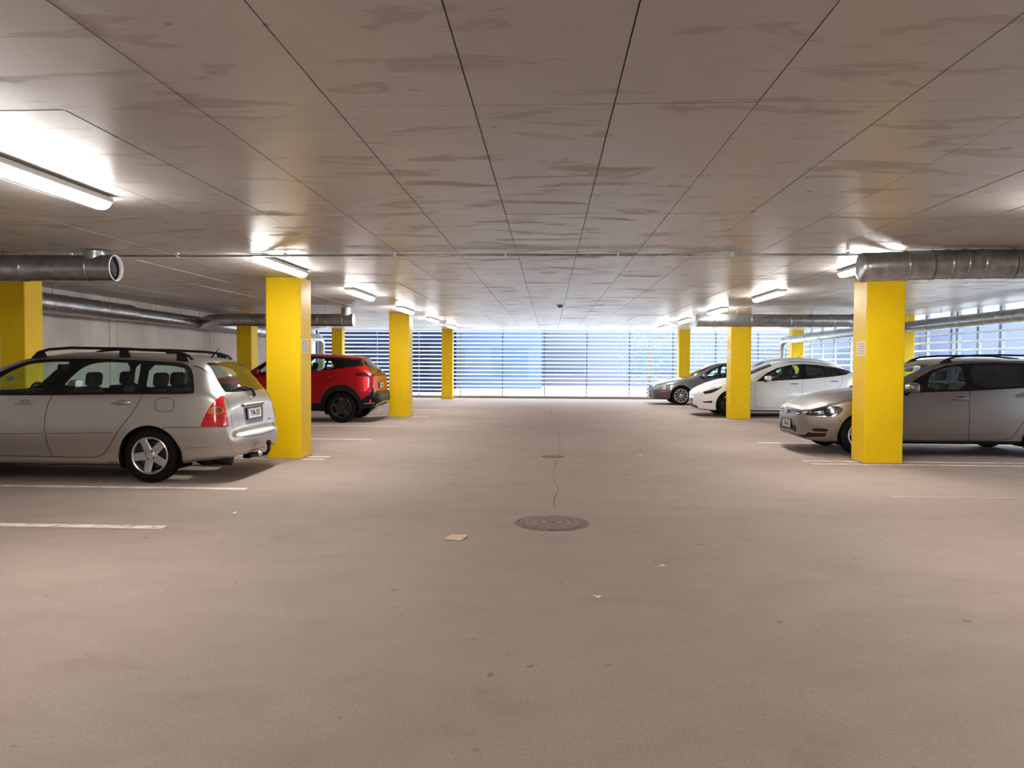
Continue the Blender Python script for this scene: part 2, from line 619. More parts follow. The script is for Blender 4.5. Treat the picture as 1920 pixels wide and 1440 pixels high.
def facade(name, x0, x1, y, h, col, wcol, label, nwin, frame=None):
    root = tag(empty(name, ((x0 + x1) / 2, y, -.25)), label, 'building')
    hw = (x1 - x0) / 2
    fm = mat(name + '_wall', col, 0.8, spec=.1)
    box('wall', -hw, hw, 0, 6, 0, h, fm, root)
    wm = mat(name + '_window', wcol, 0.8, spec=.1)
    step = 2 * hw / nwin
    for k in range(nwin):
        xa = -hw + step * (k + .22)
        for zz in (1.0, 4.0):
            wn = box('window', xa, xa + step * .56, -.04, .02, zz, zz + 1.5, wm, root)
            box('window_sill', xa - .06, xa + step * .56 + .06, -.12, -.03, zz - .08, zz, fm, wn)
    return root


facade('blue_grey_building', -26, -5.6, 40, 7.5, lin(11, 22, 42), lin(7, 14, 26), 'dark blue grey building seen through the left end of the far louvre', 6)
facade('light_blue_building', -8.0, -0.5, 46.2, 7.0, lin(76, 95, 122), lin(66, 86, 114), 'light blue building seen through the middle of the far louvre', 2)
facade('pale_blue_building', -3.0, 45, 52.4, 8.0, lin(94, 100, 114), lin(80, 90, 106), 'pale blue building behind the trees at the right end of the far louvre', 7)
fb = tag(empty('pale_lavender_building', (24.5, 15, -.25)), 'pale lavender building seen through the right side louvres', 'building')
box('wall', 0, 6, -30, 37.2, 0, 9, mat('lavender_render', lin(90, 97, 116), 0.8, spec=.1), fb)
for k in range(10):
    wn = box('window', -.03, .02, -26 + 5 * k, -24.2 + 5 * k, 1.2, 2.8, mat('lavender_window', lin(78, 86, 106), .9, spec=.1), fb)


def tree(name, x, y, label, r=1.7, z=2.1, n=900, seed=1, col=(62, 110, 88)):
    rg = random.Random(seed)
    root = tag(empty(name, (x, y, -.25)), label, 'tree', 'trees beyond the far louvre')
    MB().tube([(0, 0, 0), (.05, 0, 1.2), (0, .05, 2.6)], [.11, .09, .05], 10).build('trunk', mat(name + '_bark', lin(90, 80, 72), .9), root, True)
    c = MB()
    for k in range(n):
        u, v_, q = rg.gauss(0, 1), rg.gauss(0, 1), rg.gauss(0, 1)
        d = math.sqrt(u * u + v_ * v_ + q * q)
        rr = r * rg.random() ** .4
        px, pyy, pz = u / d * rr, v_ / d * rr, z + q / d * rr * .95
        s = rg.uniform(.06, .14)
        a, b = rg.uniform(0, 6.3), rg.uniform(-1, 1)
        dx, dy, dz = s * math.cos(a), s * math.sin(a), s * b
        c.add([(px, pyy, pz), (px + dx * .5 - dy * .3, pyy + dy * .5 + dx * .3, pz + dz * .5), (px + dx, pyy + dy, pz + dz), (px + dx * .5 + dy * .3, pyy + dy * .5 - dx * .3, pz + dz * .5)], [(0, 1, 2, 3)])
    lf = c.build('foliage', mat(name + '_leaf', lin(*col), .7), root)
    lf['kind'] = 'stuff'
    return root


tree('round_tree', 4.6, 36, 'bushy green tree behind the far louvre, left of the two', seed=3)
tree('broad_tree', 8.6, 37, 'broad green tree behind the right end of the far louvre', seed=5, r=2.1, n=1200)

# ------------------------------------------------------------------ pillars
def pillar(x0, x1, y0, y1, label, sign=None, grp='yellow pillars beside the aisle', top=CEIL - .001):
    root = tag(empty('pillar', ((x0 + x1) / 2, (y0 + y1) / 2, 0)), label, 'pillar', grp)
    hx, hy = (x1 - x0) / 2, (y1 - y0) / 2
    bm = bmesh.new()
    bmesh.ops.create_cube(bm, size=1)
    bmesh.ops.scale(bm, vec=(2 * hx, 2 * hy, top - .001), verts=bm.verts)
    bmesh.ops.translate(bm, vec=(0, 0, (top + .001) / 2), verts=bm.verts)
    ve = [e for e in bm.edges if abs(e.verts[0].co.z - e.verts[1].co.z) > 1]
    bmesh.ops.bevel(bm, geom=ve, offset=.012, segments=1, affect='EDGES')
    me = bpy.data.meshes.new('shaft')
    bm.to_mesh(me)
    bm.free()
    me.materials.append(M['yellow'])
    link_obj(bpy.data.objects.new('shaft', me), root)
    # grimy mortar line at the foot
    MB().box(-hx - .006, hx + .006, -hy - .006, hy + .006, 0.001, .012).build('foot_joint', M['crack'], root)
    if sign:
        # paper notices taped on the aisle face
        xs = hx + .001 if sign > 0 else -hx - .001
        s = box('notice', min(xs, xs + sign * .002), max(xs, xs + sign * .002), -hy + .03, -hy + .33, 1.50, 1.70, M['label'], root)
        p = MB()
        for k in range(5):
            z = 1.53 + .033 * k
            p.box(min(xs + sign * .002, xs + sign * .0028), max(xs + sign * .002, xs + sign * .0028), -hy + .06, -hy + .30 - .03 * (k % 2), z, z + .011)
        p.build('notice_print', M['grey_print'], s)
    return root


pillar(-4.0, -3.5, 10.68, 11.16, 'large yellow square pillar behind the silver estate car', 1)
pillar(-3.98, -3.47, 18.92, 19.4, 'yellow square pillar right of the red car', 1)
pillar(-3.96, -3.56, 28.1, 28.5, 'slim yellow pillar standing at the far louvre left of the aisle')
pillar(4.38, 4.9, 10.88, 11.36, 'large yellow square pillar in front of the silver hatchback', -1)
pillar(4.45, 4.94, 19.13, 19.6, 'yellow square pillar in front of the white saloon front wheel', -1)
pillar(4.68, 5.08, 28.1, 28.5, 'slim yellow pillar behind the dark grey car bonnet')
pillar(-7.9, -7.52, 10.7, 11.1, 'yellow pillar at the left edge behind the silver estate windscreen', grp='yellow pillars along the side walls')
pillar(-7.84, -7.46, 18.95, 19.35, 'yellow pillar by the left wall just left of the big pillar', grp='yellow pillars along the side walls')
pillar(-8.05, -7.66, 28.1, 28.5, 'yellow pillar at the far left corner above the red car roof', grp='yellow pillars along the side walls')
pillar(8.45, 8.83, 19.1, 19.5, 'yellow pillar at the right louvre behind the large right pillar', grp='yellow pillars along the side walls')
pillar(8.70, 9.11, 28.1, 28.5, 'yellow pillar in the far right corner above the white saloon', grp='yellow pillars along the side walls')

# ------------------------------------------------------------------ tube lamps
def lamp(x, y0, label, L=1.57):
    root = tag(empty('tube_lamp', (x, y0 + L / 2, CEIL - .001)), label, 'lamp', 'ceiling tube lamps')
    h = L / 2
    # pan
    prof = [(-.035, -.001), (-.070, -.012), (-.072, -.048), (.072, -.048), (.070, -.012), (.035, -.001)]
    V = [(a, s * h, b) for s in (-1, 1) for (a, b) in prof]
    k = len(prof)
    mesh_obj('housing', V, [tuple(range(k)), tuple(reversed(range(k, 2 * k)))] + [(i, (i + 1) % k, k + (i + 1) % k, k + i) for i in range(k)], M['white_plastic'], root)
    prof = [(-.058, -.046), (-.056, -.066), (-.046, -.084), (-.03, -.094), (0, -.097), (.03, -.094), (.046, -.084), (.056, -.066), (.058, -.046)]
    V, k = [], len(prof)
    for (yy, sc) in ((-h + .004, .8), (-h + .02, 1), (h - .02, 1), (h - .004, .8)):
        V += [(a * (.9 + .1 * sc), yy, -.046 + (b + .046) * sc) for (a, b) in prof]
    Fc = [tuple(reversed(range(k))), tuple(range(3 * k, 4 * k))]
    for s in range(3):
        Fc += [(s * k + i, s * k + (i + 1) % k, (s + 1) * k + (i + 1) % k, (s + 1) * k + i) for i in range(k)]
    mesh_obj('diffuser', V, Fc, M['tube'], root, False)
    for s in (-1, 1):
        for q in (.3, .75):
            box('clip', -.076, -.068, s * h * q - .015, s * h * q + .015, -.06, -.03, M['chrome'], root)
    MB().tube([(0, h - .002, -.028), (0, h + .05, -.022), (0, h + .06, -.002)], .008, 8).build('cable_gland', M['black'], root)
    return root


ordn = ['first', 'second', 'third', 'fourth', 'fifth', 'sixth', 'seventh']
for k in range(6):
    lamp(-3.2, (3.83, 8.29, 12.15, 16.2, 20.2, 24.2)[k], 'lit ceiling tube lamp, %s from the viewer in the left row' % ordn[k])
for k in range(1, 6):
    lamp(3.66, (4.3, 8.3, 12.35, 16.3, 20.3, 24.3)[k], 'lit ceiling tube lamp, %s visible from the viewer in the right row' % ordn[k - 1])
for (x, y, lb) in ((3.66, 4.25, 'lit ceiling tube lamp just outside the right edge of view'), (-3.2, -.03, 'lit ceiling tube lamp overhead behind the left edge of view'),
                   (3.66, .3, 'lit ceiling tube lamp overhead behind the right edge of view'), (-3.2, -3.8, 'lit ceiling tube lamp at the rear left behind the viewer'),
                   (3.66, -3.7, 'lit ceiling tube lamp at the rear right behind the viewer')):
    lamp(x, y, lb)

# ------------------------------------------------------------------ ducts
def duct(name, label, pts, r, rings, hangers=(), end=None, up_tap=None, group='ventilation ducts'):
    root = tag(empty(name, pts[0]), label, 'duct', group)
    o0 = Vector(pts[0])
    P = [Vector(p) - o0 for p in pts]
    # soften bends
    Q = [P[0]]
    for i in range(1, len(P) - 1):
        a, b, c = P[i - 1], P[i], P[i + 1]
        rr = min(.32, (b - a).length * .45, (c - b).length * .45)
        p0, p1 = b + (a - b).normalized() * rr, b + (c - b).normalized() * rr
        for k in range(7):
            t = k / 6
            Q.append((1 - t) ** 2 * p0 + 2 * t * (1 - t) * b + t * t * p1)
    Q.append(P[-1])
    rad = r if isinstance(r, float) else r[0]
    MB().tube(Q, rad, 28, caps=False).build('pipe', M['galv'], root, True)
    for (i, t) in rings:
        a, b = P[i], P[i + 1]
        c = a + (b - a) * t
        d = (b - a).normalized()
        MB().tube([c - d * .018, c - d * .012, c + d * .012, c + d * .018], [rad + .001, rad + .006, rad + .006, rad + .001], 28, caps=False).build('collar', M['galv'], root, True)
    for (i, t) in hangers:
        a, b = P[i], P[i + 1]
        c = a + (b - a) * t
        d = (b - a).normalized()
        hb = MB().tube([c - d * .01, c + d * .01], rad + .009, 24, caps=False)
        zt = CEIL - .002 - o0.z
        hb.tube([c + Vector((0, 0, rad)), Vector((c.x, c.y, zt))], .005, 6)
        hb.build('hanger', M['galv'], root, True)
    return root, o0, P


LD, _, _ = duct('ventilation_duct', 'dark ventilation duct stub at upper left with an open end', [(-7.95, 8.05, 2.375), (-4.64, 8.05, 2.375)], .14,
                [(0, .33), (0, .55), (0, .70), (0, .915)], [(0, .3), (0, .62)])
V, Fc = lathe_vf([(.14, 0), (.134, .006), (.132, -.04)], 28, 'x')
MB().add(V, Fc, Matrix.Translation((3.31, 0, 0))).build('end_rim', M['white_plastic'], LD, True)
st = MB()
rg = random.Random(4)
for k in range(26):
    a, q = rg.uniform(0, 6.28), rg.uniform(0, .1)
    p = Vector((3.26 - rg.uniform(0, .02), q * math.cos(a), q * math.sin(a)))
    s = rg.uniform(.03, .055)
    V, Fc = lathe_vf([(0.001, -s * .3), (s * .8, -s * .15), (s, 0), (s * .7, s * .2), (0.001, s * .3)], 7, 'x')
    st.add(V, Fc, Matrix.Translation(p) @ Matrix.Rotation(rg.uniform(-.5, .5), 4, 'Y'))
V, Fc = lathe_vf([(0.0001, 0), (.136, 0)], 28, 'x')
st.add(V, Fc, Matrix.Translation((3.235, 0, 0)))
st.build('wool_filling', mat('dark_mineral_wool', lin(62, 60, 64), .95), LD)
MB().tube([(3.08, 0, .08), (3.08, 0, .178)], [.11, .11], 24, False).build('tap', M['galv'], LD, True)

RD, _, _ = duct('ventilation_duct', 'steel ventilation duct with rounded end above the large right pillar', [(3.16, 8.02, 2.37), (4.08, 8.02, 2.405), (8.8, 8.02, 2.41)], .148,
                [(0, .47), (0, .93), (1, .02), (1, .055), (1, .5)], [(0, .75), (1, .12), (1, .6)])
V, Fc = lathe_vf([(0.0005, -.02), (.09, -.016), (.135, -.006), (.15, .012), (.151, .04)], 28, 'x')
MB().add(V, Fc).build('end_cap', M['galv'], RD, True)

L2, _, _ = duct('ventilation_duct', 'dark ventilation duct branch ending above the red car', [(-8.05, 17.5, 2.24), (-7.5, 16.85, 2.29), (-4.33, 16.85, 2.29)], .137,
                [(1, .12), (1, .38), (1, .62), (1, .75), (1, .92)], [(1, .3), (1, .8)])
V, Fc = lathe_vf([(.137, 0), (.131, .004), (.129, -.05)], 28, 'x')
MB().add(V, Fc, Matrix.Translation((3.72, -.65, .05))).build('end_rim', M['white_plastic'], L2, True)
V, Fc = lathe_vf([(0.0001, 0), (.13, 0)], 28, 'x')
MB().add(V, Fc, Matrix.Translation((3.70, -.65, .05))).build('end_cap', M['white_plastic'], L2, True)
MB().tube([(3.55, -.65, .12), (3.55, -.65, .323)], [.105, .105], 24, False).build('tap', M['galv'], L2, True)

R2, _, _ = duct('ventilation_duct', 'steel ventilation duct crossing above the white saloon', [(3.2, 17.0, 2.31), (6.7, 17.0, 2.31), (8.25, 18.9, 2.25)], .137,
                [(0, .11), (0, .335), (0, .57), (0, .83), (0, .95)], [(0, .25), (0, .7)])
V, Fc = lathe_vf([(0.0005, 0), (.132, 0), (.137, .002), (.14, .01), (.14, .05)], 28, 'x')
MB().add(V, Fc).build('end_cap', M['galv'], R2, True)

wx = lambda y: WLX(y) + .36
duct('ventilation_duct', 'wide steel duct along the left concrete wall behind the leftmost pillar', [(wx(11.2), 11.2, 2.27), (wx(14.25), 14.25, 2.27)], .155,
     [(0, .3), (0, .62), (0, .975)], [(0, .2), (0, .45), (0, .7)])
duct('ventilation_duct', 'slimmer steel duct continuing along the left wall to a downward elbow', [(wx(14.3), 14.3, 2.26), (wx(28.55), 28.55, 2.22), (wx(28.55), 28.55, .6)], .133,
     [(0, .1), (0, .2), (0, .205), (0, .26), (0, .5), (0, .75), (0, .95), (1, .15)], [(0, .07), (0, .15), (0, .22), (0, .3), (0, .38), (0, .46), (0, .7)])
duct('ventilation_duct', 'steel duct along the right louvres turning down behind the white saloon', [(8.25, 9.2, 2.27), (8.25, 27.7, 2.19), (8.25, 27.7, .5)], .125,
     [(0, k / 14) for k in range(1, 14)] + [(0, .985), (1, .12)], [(0, k / 13 + .02) for k in range(1, 12)])

# thin conduit across the ceiling with clips
cond = tag(empty('cable_conduit', (0, 8.24, CEIL - .034)), 'thin grey cable conduit running across the ceiling', 'conduit')
MB().tube([(-8.0, 0, 0), (8.9, 0, 0)], .0125, 10).build('tube', M['galv'], cond, True)
for k in range(13):
    x = -5.25 + 1.195 * k - 1.2
    c = MB().box(x - .012, x + .012, -.018, .018, -.016, .029)
    c.build('clip', M['white_plastic'], cond)

# smoke detector
sd = tag(empty('smoke_detector', (.21, 15.98, CEIL - .005)), 'small round smoke detector on the ceiling above the aisle', 'smoke detector')
V, Fc = lathe_vf([(0.001, -.05), (.03, -.05), (.042, -.036), (.045, -.022), (.06, -.018), (.065, -.001)], 24, 'z')
MB().add(V, Fc).build('body', mat('detector_grey', lin(120, 114, 108), .5), sd, True)
V, Fc = lathe_vf([(.044, -.035), (.047, -.033), (.047, -.026), (.0445, -.024)], 24, 'z')
MB().add(V, Fc).build('vent_ring', M['black'], sd, True)

# ------------------------------------------------------------------ manhole covers
def manhole(x, y, r, label, rich=True):
    root = tag(empty('manhole_cover', (x, y, 0)), label, 'manhole cover', 'manhole covers along the aisle')
    V, Fc = lathe_vf([(0.001, .004), (r * .90, .004), (r * .905, .0015), (r * .93, .0015), (r * .935, .006), (r, .005), (r + .01, .001)], 64, 'z')
    MB().add(V, Fc).build('disc', M['iron'], root)
    if rich:
        for (ra, rb, nn) in ((.80, .89, 72), (.62, .76, 44), (.40, .58, 30), (.14, .34, 16)):
            p = MB()
            for k in range(nn):
                a = 2 * math.pi * k / nn
                hw = math.pi / nn * .52
                tw = .10 if int(ra * 100) % 40 else -.10
                q = []
                for (rr, aa) in ((ra, a - hw), (rb, a - hw + tw), (rb, a + hw + tw), (ra, a + hw)):
                    q.append((r * rr * math.cos(aa), r * rr * math.sin(aa)))
                p.add([(c[0], c[1], .004) for c in q] + [(c[0], c[1], .011) for c in q], BOXF)
            o = p.build('cast_pattern', mat('worn_iron', lin(150, 135, 124), .6, .2) if 'worn_iron' not in bpy.data.materials else bpy.data.materials['worn_iron'], root)
        MB().box(-.02, .03, -r * .97, -r * .9, .004, .0075).build('lift_slot', M['black'], root)
    return root


manhole(.03, 6.63, .32, 'large round patterned manhole cover in the aisle')
manhole(.06, 11.3, .165, 'small round drain cover further up the aisle')

# ------------------------------------------------------------------ litter
cb = tag(empty('cardboard_scrap', (-.735, 6.0, 0)), 'flat tan piece of cardboard on the asphalt left of the manhole', 'cardboard')
MB().add([(-.085, -.045, .003), (.055, -.085, .002), (.095, .05, .014), (-.03, .075, .012), (-.085, -.045, .007), (.055, -.085, .006), (.095, .05, .018), (-.03, .075, .016)], BOXF).build('sheet', M['card'], cb)
MB().add([(-.06, .012, .0125), (.075, -.02, .0125), (.075, -.014, .013), (-.06, .018, .013)], [(0, 1, 2, 3)]).build('crease', M['grey_print'], cb)


def scrap(x, y, s, label, rot, seed):
    rg = random.Random(seed)
    root = tag(empty('paper_scrap', (x, y, .0)), label, 'litter', 'small pale scraps on the floor')
    root.rotation_euler[2] = rot
    out = [(-1, -.3), (-.4, -.7), (.1, -.45), (.5, -.9), (1, -.3), (.55, 0), (1, .5), (.2, .6), (-.3, .35), (-.9, .5)]
    V = [(a * s, b * s * .7, .004 + rg.uniform(0, .02) * s * 20) for a, b in out]
    V = V + [(a, b, c + .002) for a, b, c in V] + [(0, 0, .006 + s * .2), (0, 0, .008 + s * .2)]
    n = len(out)
    Fc = [(2 * n, (i + 1) % n, i) for i in range(n)] + [(2 * n + 1, n + i, n + (i + 1) % n) for i in range(n)] + [(i, (i + 1) % n, n + (i + 1) % n, n + i) for i in range(n)]
    mesh_obj('leaf_blade', V, Fc, M['paper'], root)
    return root


scrap(.77, 5.25, .028, 'crumpled pale scrap right of the large manhole', .4, 1)
scrap(.29, 4.54, .026, 'crumpled pale scrap in front of the large manhole', -.3, 2)
scrap(1.36, 11.48, .03, 'tiny white scrap far up the aisle on the right', .2, 3)
scrap(-2.85, 6.83, .024, 'tiny pale scrap left on the floor near the silver estate', .9, 4)
# ------------------------------------------------------------------ car builder
# local frame: x runs from the nose (0) back to the tail, y across, z up.  The surface is a loft of
# cross sections; every panel, pane and lamp is cut out of that one surface along its own outline.
def pchip(xk, yk, xq):
    h = np.diff(xk)
    d = np.diff(yk) / h
    m = np.zeros(len(xk))
    for i in range(1, len(xk) - 1):
        if d[i - 1] * d[i] > 0:
            w1, w2 = 2 * h[i] + h[i - 1], h[i] + 2 * h[i - 1]
            m[i] = (w1 + w2) / (w1 / d[i - 1] + w2 / d[i])
    m[0], m[-1] = d[0], d[-1]
    i = np.clip(np.searchsorted(xk, xq) - 1, 0, len(h) - 1)
    t = (xq - xk[i]) / h[i]
    return ((1 + 2 * t) * (1 - t) ** 2 * yk[i] + t * (1 - t) ** 2 * h[i] * m[i] + t * t * (3 - 2 * t) * yk[i + 1] + t * t * (t - 1) * h[i] * m[i + 1])


def densify(poly, step=.03, closed=True):
    out = []
    n = len(poly)
    for i in range(n if closed else n - 1):
        a, b = poly[i], poly[(i + 1) % n]
        k = max(1, int(math.hypot(b[0] - a[0], b[1] - a[1]) / step))
        for q in range(k):
            t = q / k
            out.append((a[0] + (b[0] - a[0]) * t, a[1] + (b[1] - a[1]) * t))
    if not closed:
        out.append(tuple(poly[-1]))
    return out


def chaikin(poly, it=2, closed=True, q=.22):
    for _ in range(it):
        o = []
        n = len(poly)
        rng = range(n) if closed else range(n - 1)
        if not closed:
            o.append(poly[0])
        for i in rng:
            a, b = poly[i], poly[(i + 1) % n]
            o.append((a[0] + (b[0] - a[0]) * q, a[1] + (b[1] - a[1]) * q))
            o.append((a[0] + (b[0] - a[0]) * (1 - q), a[1] + (b[1] - a[1]) * (1 - q)))
        if not closed:
            o.append(poly[-1])
        poly = o
    return poly


def strip(line, wd):
    L, R = [], []
    n = len(line)
    for i in range(n):
        a, b = line[max(i - 1, 0)], line[min(i + 1, n - 1)]
        dx, dy = b[0] - a[0], b[1] - a[1]
        l = math.hypot(dx, dy) or 1
        nx, ny = -dy / l * wd / 2, dx / l * wd / 2
        L.append((line[i][0] + nx, line[i][1] + ny))
        R.append((line[i][0] - nx, line[i][1] - ny))
    return L + R[::-1]


def circle(cx, cz, r, n=40, a0=0, a1=360):
    return [(cx + r * math.cos(math.radians(a0 + (a1 - a0) * k / n)), cz + r * math.sin(math.radians(a0 + (a1 - a0) * k / n))) for k in range(n)]


def pip(poly, P):
    x, y = P[:, 0], P[:, 1]
    ins = np.zeros(len(P), bool)
    px = np.array([p[0] for p in poly])
    py_ = np.array([p[1] for p in poly])
    j = len(poly) - 1
    for i in range(len(poly)):
        c = ((py_[i] > y) != (py_[j] > y)) & (x < (px[j] - px[i]) * (y - py_[i]) / (py_[j] - py_[i] + 1e-12) + px[i])
        ins ^= c
        j = i
    return ins


class Car:
    NU = 300
    CNT = [5, 6, 12, 10, 14, 12, 18, 12, 6, 10, 8]     # samples on edge/corner/edge/...

    def __init__(self, name, keys, loc, label, cat='car', radii=(.06, .26, .07, .075, .5), nu=120, nt=60, rot=0.0, lower=.30):
        K = np.array(keys, float)
        for row in (0, -1):                       # close both ends in a point
            e = K[row].copy()
            e[[1, 3, 5, 7, 9]] = e[3]
            e[[2, 4, 6, 8]] = .0004
            e[0] += -.0015 if row == 0 else .0015
            K = np.vstack([e, K]) if row == 0 else np.vstack([K, e])
        d = np.diff(K, axis=0)
        s = np.concatenate([[0], np.cumsum(np.sqrt(d[:, 0] ** 2 + .7 * d[:, 9] ** 2 + .7 * d[:, 4] ** 2 + .4 * d[:, 1] ** 2 + 1e-6))])
        q = np.linspace(0, s[-1], self.NU)
        C = np.stack([pchip(s, K[:, i], q) for i in range(K.shape[1])], 1)
        C[:, 0] = np.maximum.accumulate(C[:, 0]) + np.arange(self.NU) * 1e-6
        x, zb, wk, zm, wm, zs, ws, ze, we, zt = C.T
        zero = np.zeros_like(x)
        P = [np.stack(p, 1) for p in ((zero, zb), (wk, zb), (wm, zm), (ws, zs), (we, ze), (we * .5, zt), (zero, zt))]
        segs, prev = [], P[0]
        self.mark = {}
        for c in range(1, 6):
            a, b, e = P[c - 1], P[c], P[c + 1]
            la = np.linalg.norm(b - a, axis=1, keepdims=True) + 1e-9
            lb = np.linalg.norm(e - b, axis=1, keepdims=True) + 1e-9
            r = np.minimum(np.minimum(radii[c - 1], .48 * la), .48 * lb)
            p0, p1 = b + (a - b) / la * r, b + (e - b) / lb * r
            n = self.CNT[2 * (c - 1)]
            for k in range(n):
                segs.append(prev + (p0 - prev) * (k / n))
            n = self.CNT[2 * c - 1]
            self.mark[c] = len(segs)
            for k in range(n):
                t = k / n
                segs.append((1 - t) ** 2 * p0 + 2 * t * (1 - t) * b + t * t * p1)
            prev = p1
        n = self.CNT[10]
        for k in range(n + 1):
            segs.append(prev + (P[6] - prev) * (k / n))
        S = np.stack(segs, 1)                      # NU x NTT x 2
        self.Y, self.Z, self.X = S[:, :, 0], S[:, :, 1], x
        self.NTT = S.shape[1]
        self.P3 = np.stack([np.repeat(x[:, None], self.NTT, 1), self.Y, self.Z], 2)
        du = np.gradient(self.P3, axis=0)
        dt = np.gradient(self.P3, axis=1)
        N = np.cross(dt, du)
        l = np.linalg.norm(N, axis=2, keepdims=True)
        N = N / np.maximum(l, 1e-12)
        N[:, -1, 1] = 0
        N[0] = (-1, 0, 0)
        N[-1] = (1, 0, 0)
        N /= np.maximum(np.linalg.norm(N, axis=2, keepdims=True), 1e-9)
        self.N = N
        self.nu, self.nt = nu, nt
        self.feats = []
        self.L = x[-1]
        self.root = tag(empty(name, loc), label, cat)
        self.root.rotation_euler[2] = rot

    # ---- surface queries, all in table indices (iu, it)
    def row(self, iu):
        i = int(min(max(iu, 0), self.NU - 1.001))
        f = iu - i
        return (1 - f) * self.Y[i] + f * self.Y[i + 1], (1 - f) * self.Z[i] + f * self.Z[i + 1]

    def near_t(self, iu, y, z, t0=0):
        Y, Z = self.row(iu)
        a = np.stack([Y[t0:-1], Z[t0:-1]], 1)
        b = np.stack([Y[t0 + 1:], Z[t0 + 1:]], 1)
        ab = b - a
        t = np.clip(((y - a[:, 0]) * ab[:, 0] + (z - a[:, 1]) * ab[:, 1]) / (np.sum(ab * ab, 1) + 1e-12), 0, 1)
        d = (a[:, 0] + ab[:, 0] * t - y) ** 2 + (a[:, 1] + ab[:, 1] * t - z) ** 2
        k = int(np.argmin(d))
        return t0 + k + t[k]

    def iu_x(self, x):
        return float(np.interp(x, self.X, np.arange(self.NU)))

    def y_at(self, iu, z):
        Y, Z = self.row(iu)
        i1 = self.mark[1]
        zz = np.maximum.accumulate(Z[i1:]) + np.arange(len(Z) - i1) * 1e-7
        if z > zz[-1] or z < zz[0] - .02:
            return -1.0
        return float(np.interp(z, zz, Y[i1:]))

    def side(self, x, z):
        iu = self.iu_x(x)
        Y, Z = self.row(iu)
        i1 = self.mark[1]
        zz = np.maximum.accumulate(Z[i1:]) + np.arange(len(Z) - i1) * 1e-7
        return iu, i1 + float(np.interp(z, zz, np.arange(len(zz))))

    def top(self, x, y):
        iu = self.iu_x(x)
        Y, Z = self.row(iu)
        i3 = self.mark[3]
        yy = np.minimum.accumulate(Y[i3:]) - np.arange(len(Y) - i3) * 1e-7
        return iu, i3 + float(np.interp(-y, -yy, np.arange(len(yy))))

    def end(self, y, z, rear=True):
        rng = range(self.NU - 1, int(self.NU * .35), -1) if rear else range(0, int(self.NU * .7))
        prev = None
        for i in rng:
            v = self.y_at(i, z)
            if v >= y:
                if prev is None:
                    iu = float(i)
                elif prev[1] < 0:
                    b0, b1, t0, t1 = self.Z[prev[0]].min(), self.Z[i].min(), self.Z[prev[0]].max(), self.Z[i].max()
                    f = (b0 - z) / (b0 - b1 + 1e-9) if z < b0 else (z - t0) / (t1 - t0 + 1e-9)
                    iu = prev[0] + (i - prev[0]) * min(max(f, 0), 1)
                else:
                    f = (y - prev[1]) / max(v - prev[1], 1e-9)
                    iu = prev[0] + (i - prev[0]) * f
                return iu, self.near_t(iu, y, z, 0)
            prev = (i, v)
        iu = float(rng[-1])
        return iu, self.near_t(iu, y, z, 0)

    def ev(self, iu, it, off=0.0, sgn=1):
        iu = min(max(iu, 0), self.NU - 1.001)
        it = min(max(it, 0), self.NTT - 1.001)
        i, j = int(iu), int(it)
        f, g = iu - i, it - j
        w_ = ((1 - f) * (1 - g), f * (1 - g), (1 - f) * g, f * g)
        q = ((i, j), (i + 1, j), (i, j + 1), (i + 1, j + 1))
        p = sum(w * self.P3[a] for w, a in zip(w_, q))
        n = sum(w * self.N[a] for w, a in zip(w_, q))
        n = n / (np.linalg.norm(n) + 1e-12)
        p = p + n * off
        return Vector((p[0], p[1] * sgn, p[2])), Vector((n[0], n[1] * sgn, n[2]))

    def pt_side(self, x, z, off=0.0, sgn=-1):
        return self.ev(*self.side(x, z), off, sgn)

    def pt_rear(self, y, z, off=0.0, rear=True):
        return self.ev(*self.end(abs(y), z, rear), off, 1 if y >= 0 else -1)

    def pt_top(self, x, y, off=0.0):
        return self.ev(*self.top(x, abs(y)), off, 1 if y >= 0 else -1)

    # ---- features
    def cut(self, part, m, view, poly, smooth=0, each=False, off=0.0, step=.03, hole=False):
        if view == 'M':
            uv = []
            for (v, a, b) in poly:
                if v == 'I':
                    iu, it = (self.NU - 1 if a < 0 else a), (self.NTT - 1 if b < 0 else b)
                else:
                    iu, it = {'S': self.side, 'T': self.top, 'R': lambda y, z: self.end(abs(y), z, True), 'F': lambda y, z: self.end(abs(y), z, False)}[v](a, b)
                uv.append((iu * self.su, it * self.st))
            self.feats.append((part, m, densify(uv, .06), each, off, hole))
            return
        if smooth:
            ax = {'R': 0, 'F': 0, 'T': 1}.get(view)
            if ax is not None:                     # outlines that run to the centre line stay square there
                poly = [tuple(-.4 if (i == ax and v == 0) else v for i, v in enumerate(p)) for p in poly]
            poly = chaikin(poly, smooth)
            if ax is not None:
                poly = [tuple(max(v, 0) if i == ax else v for i, v in enumerate(p)) for p in poly]
        poly = densify(poly, step)
        fn = {'S': self.side, 'T': self.top, 'R': lambda y, z: self.end(abs(y), z, True), 'F': lambda y, z: self.end(abs(y), z, False)}[view]
        uv = []
        for p in poly:
            iu, it = fn(*p)
            uv.append((iu * self.su, it * self.st))
        # drop repeats
        out = []
        for p in uv:
            if not out or abs(p[0] - out[-1][0]) + abs(p[1] - out[-1][1]) > 2e-4:
                out.append(p)
        if len(out) >= 3:
            self.feats.append((part, m, out, each, off, hole))

    su, st = .016, .020

    def seam(self, view, line, wd=.007, smooth=0, part='panel_gap', m=None):
        if smooth:
            line = chaikin(line, smooth, closed=False)
        self.cut(part, m or M['gap'], view, strip(densify(line, .025, False), wd), step=.05, off=-.003)

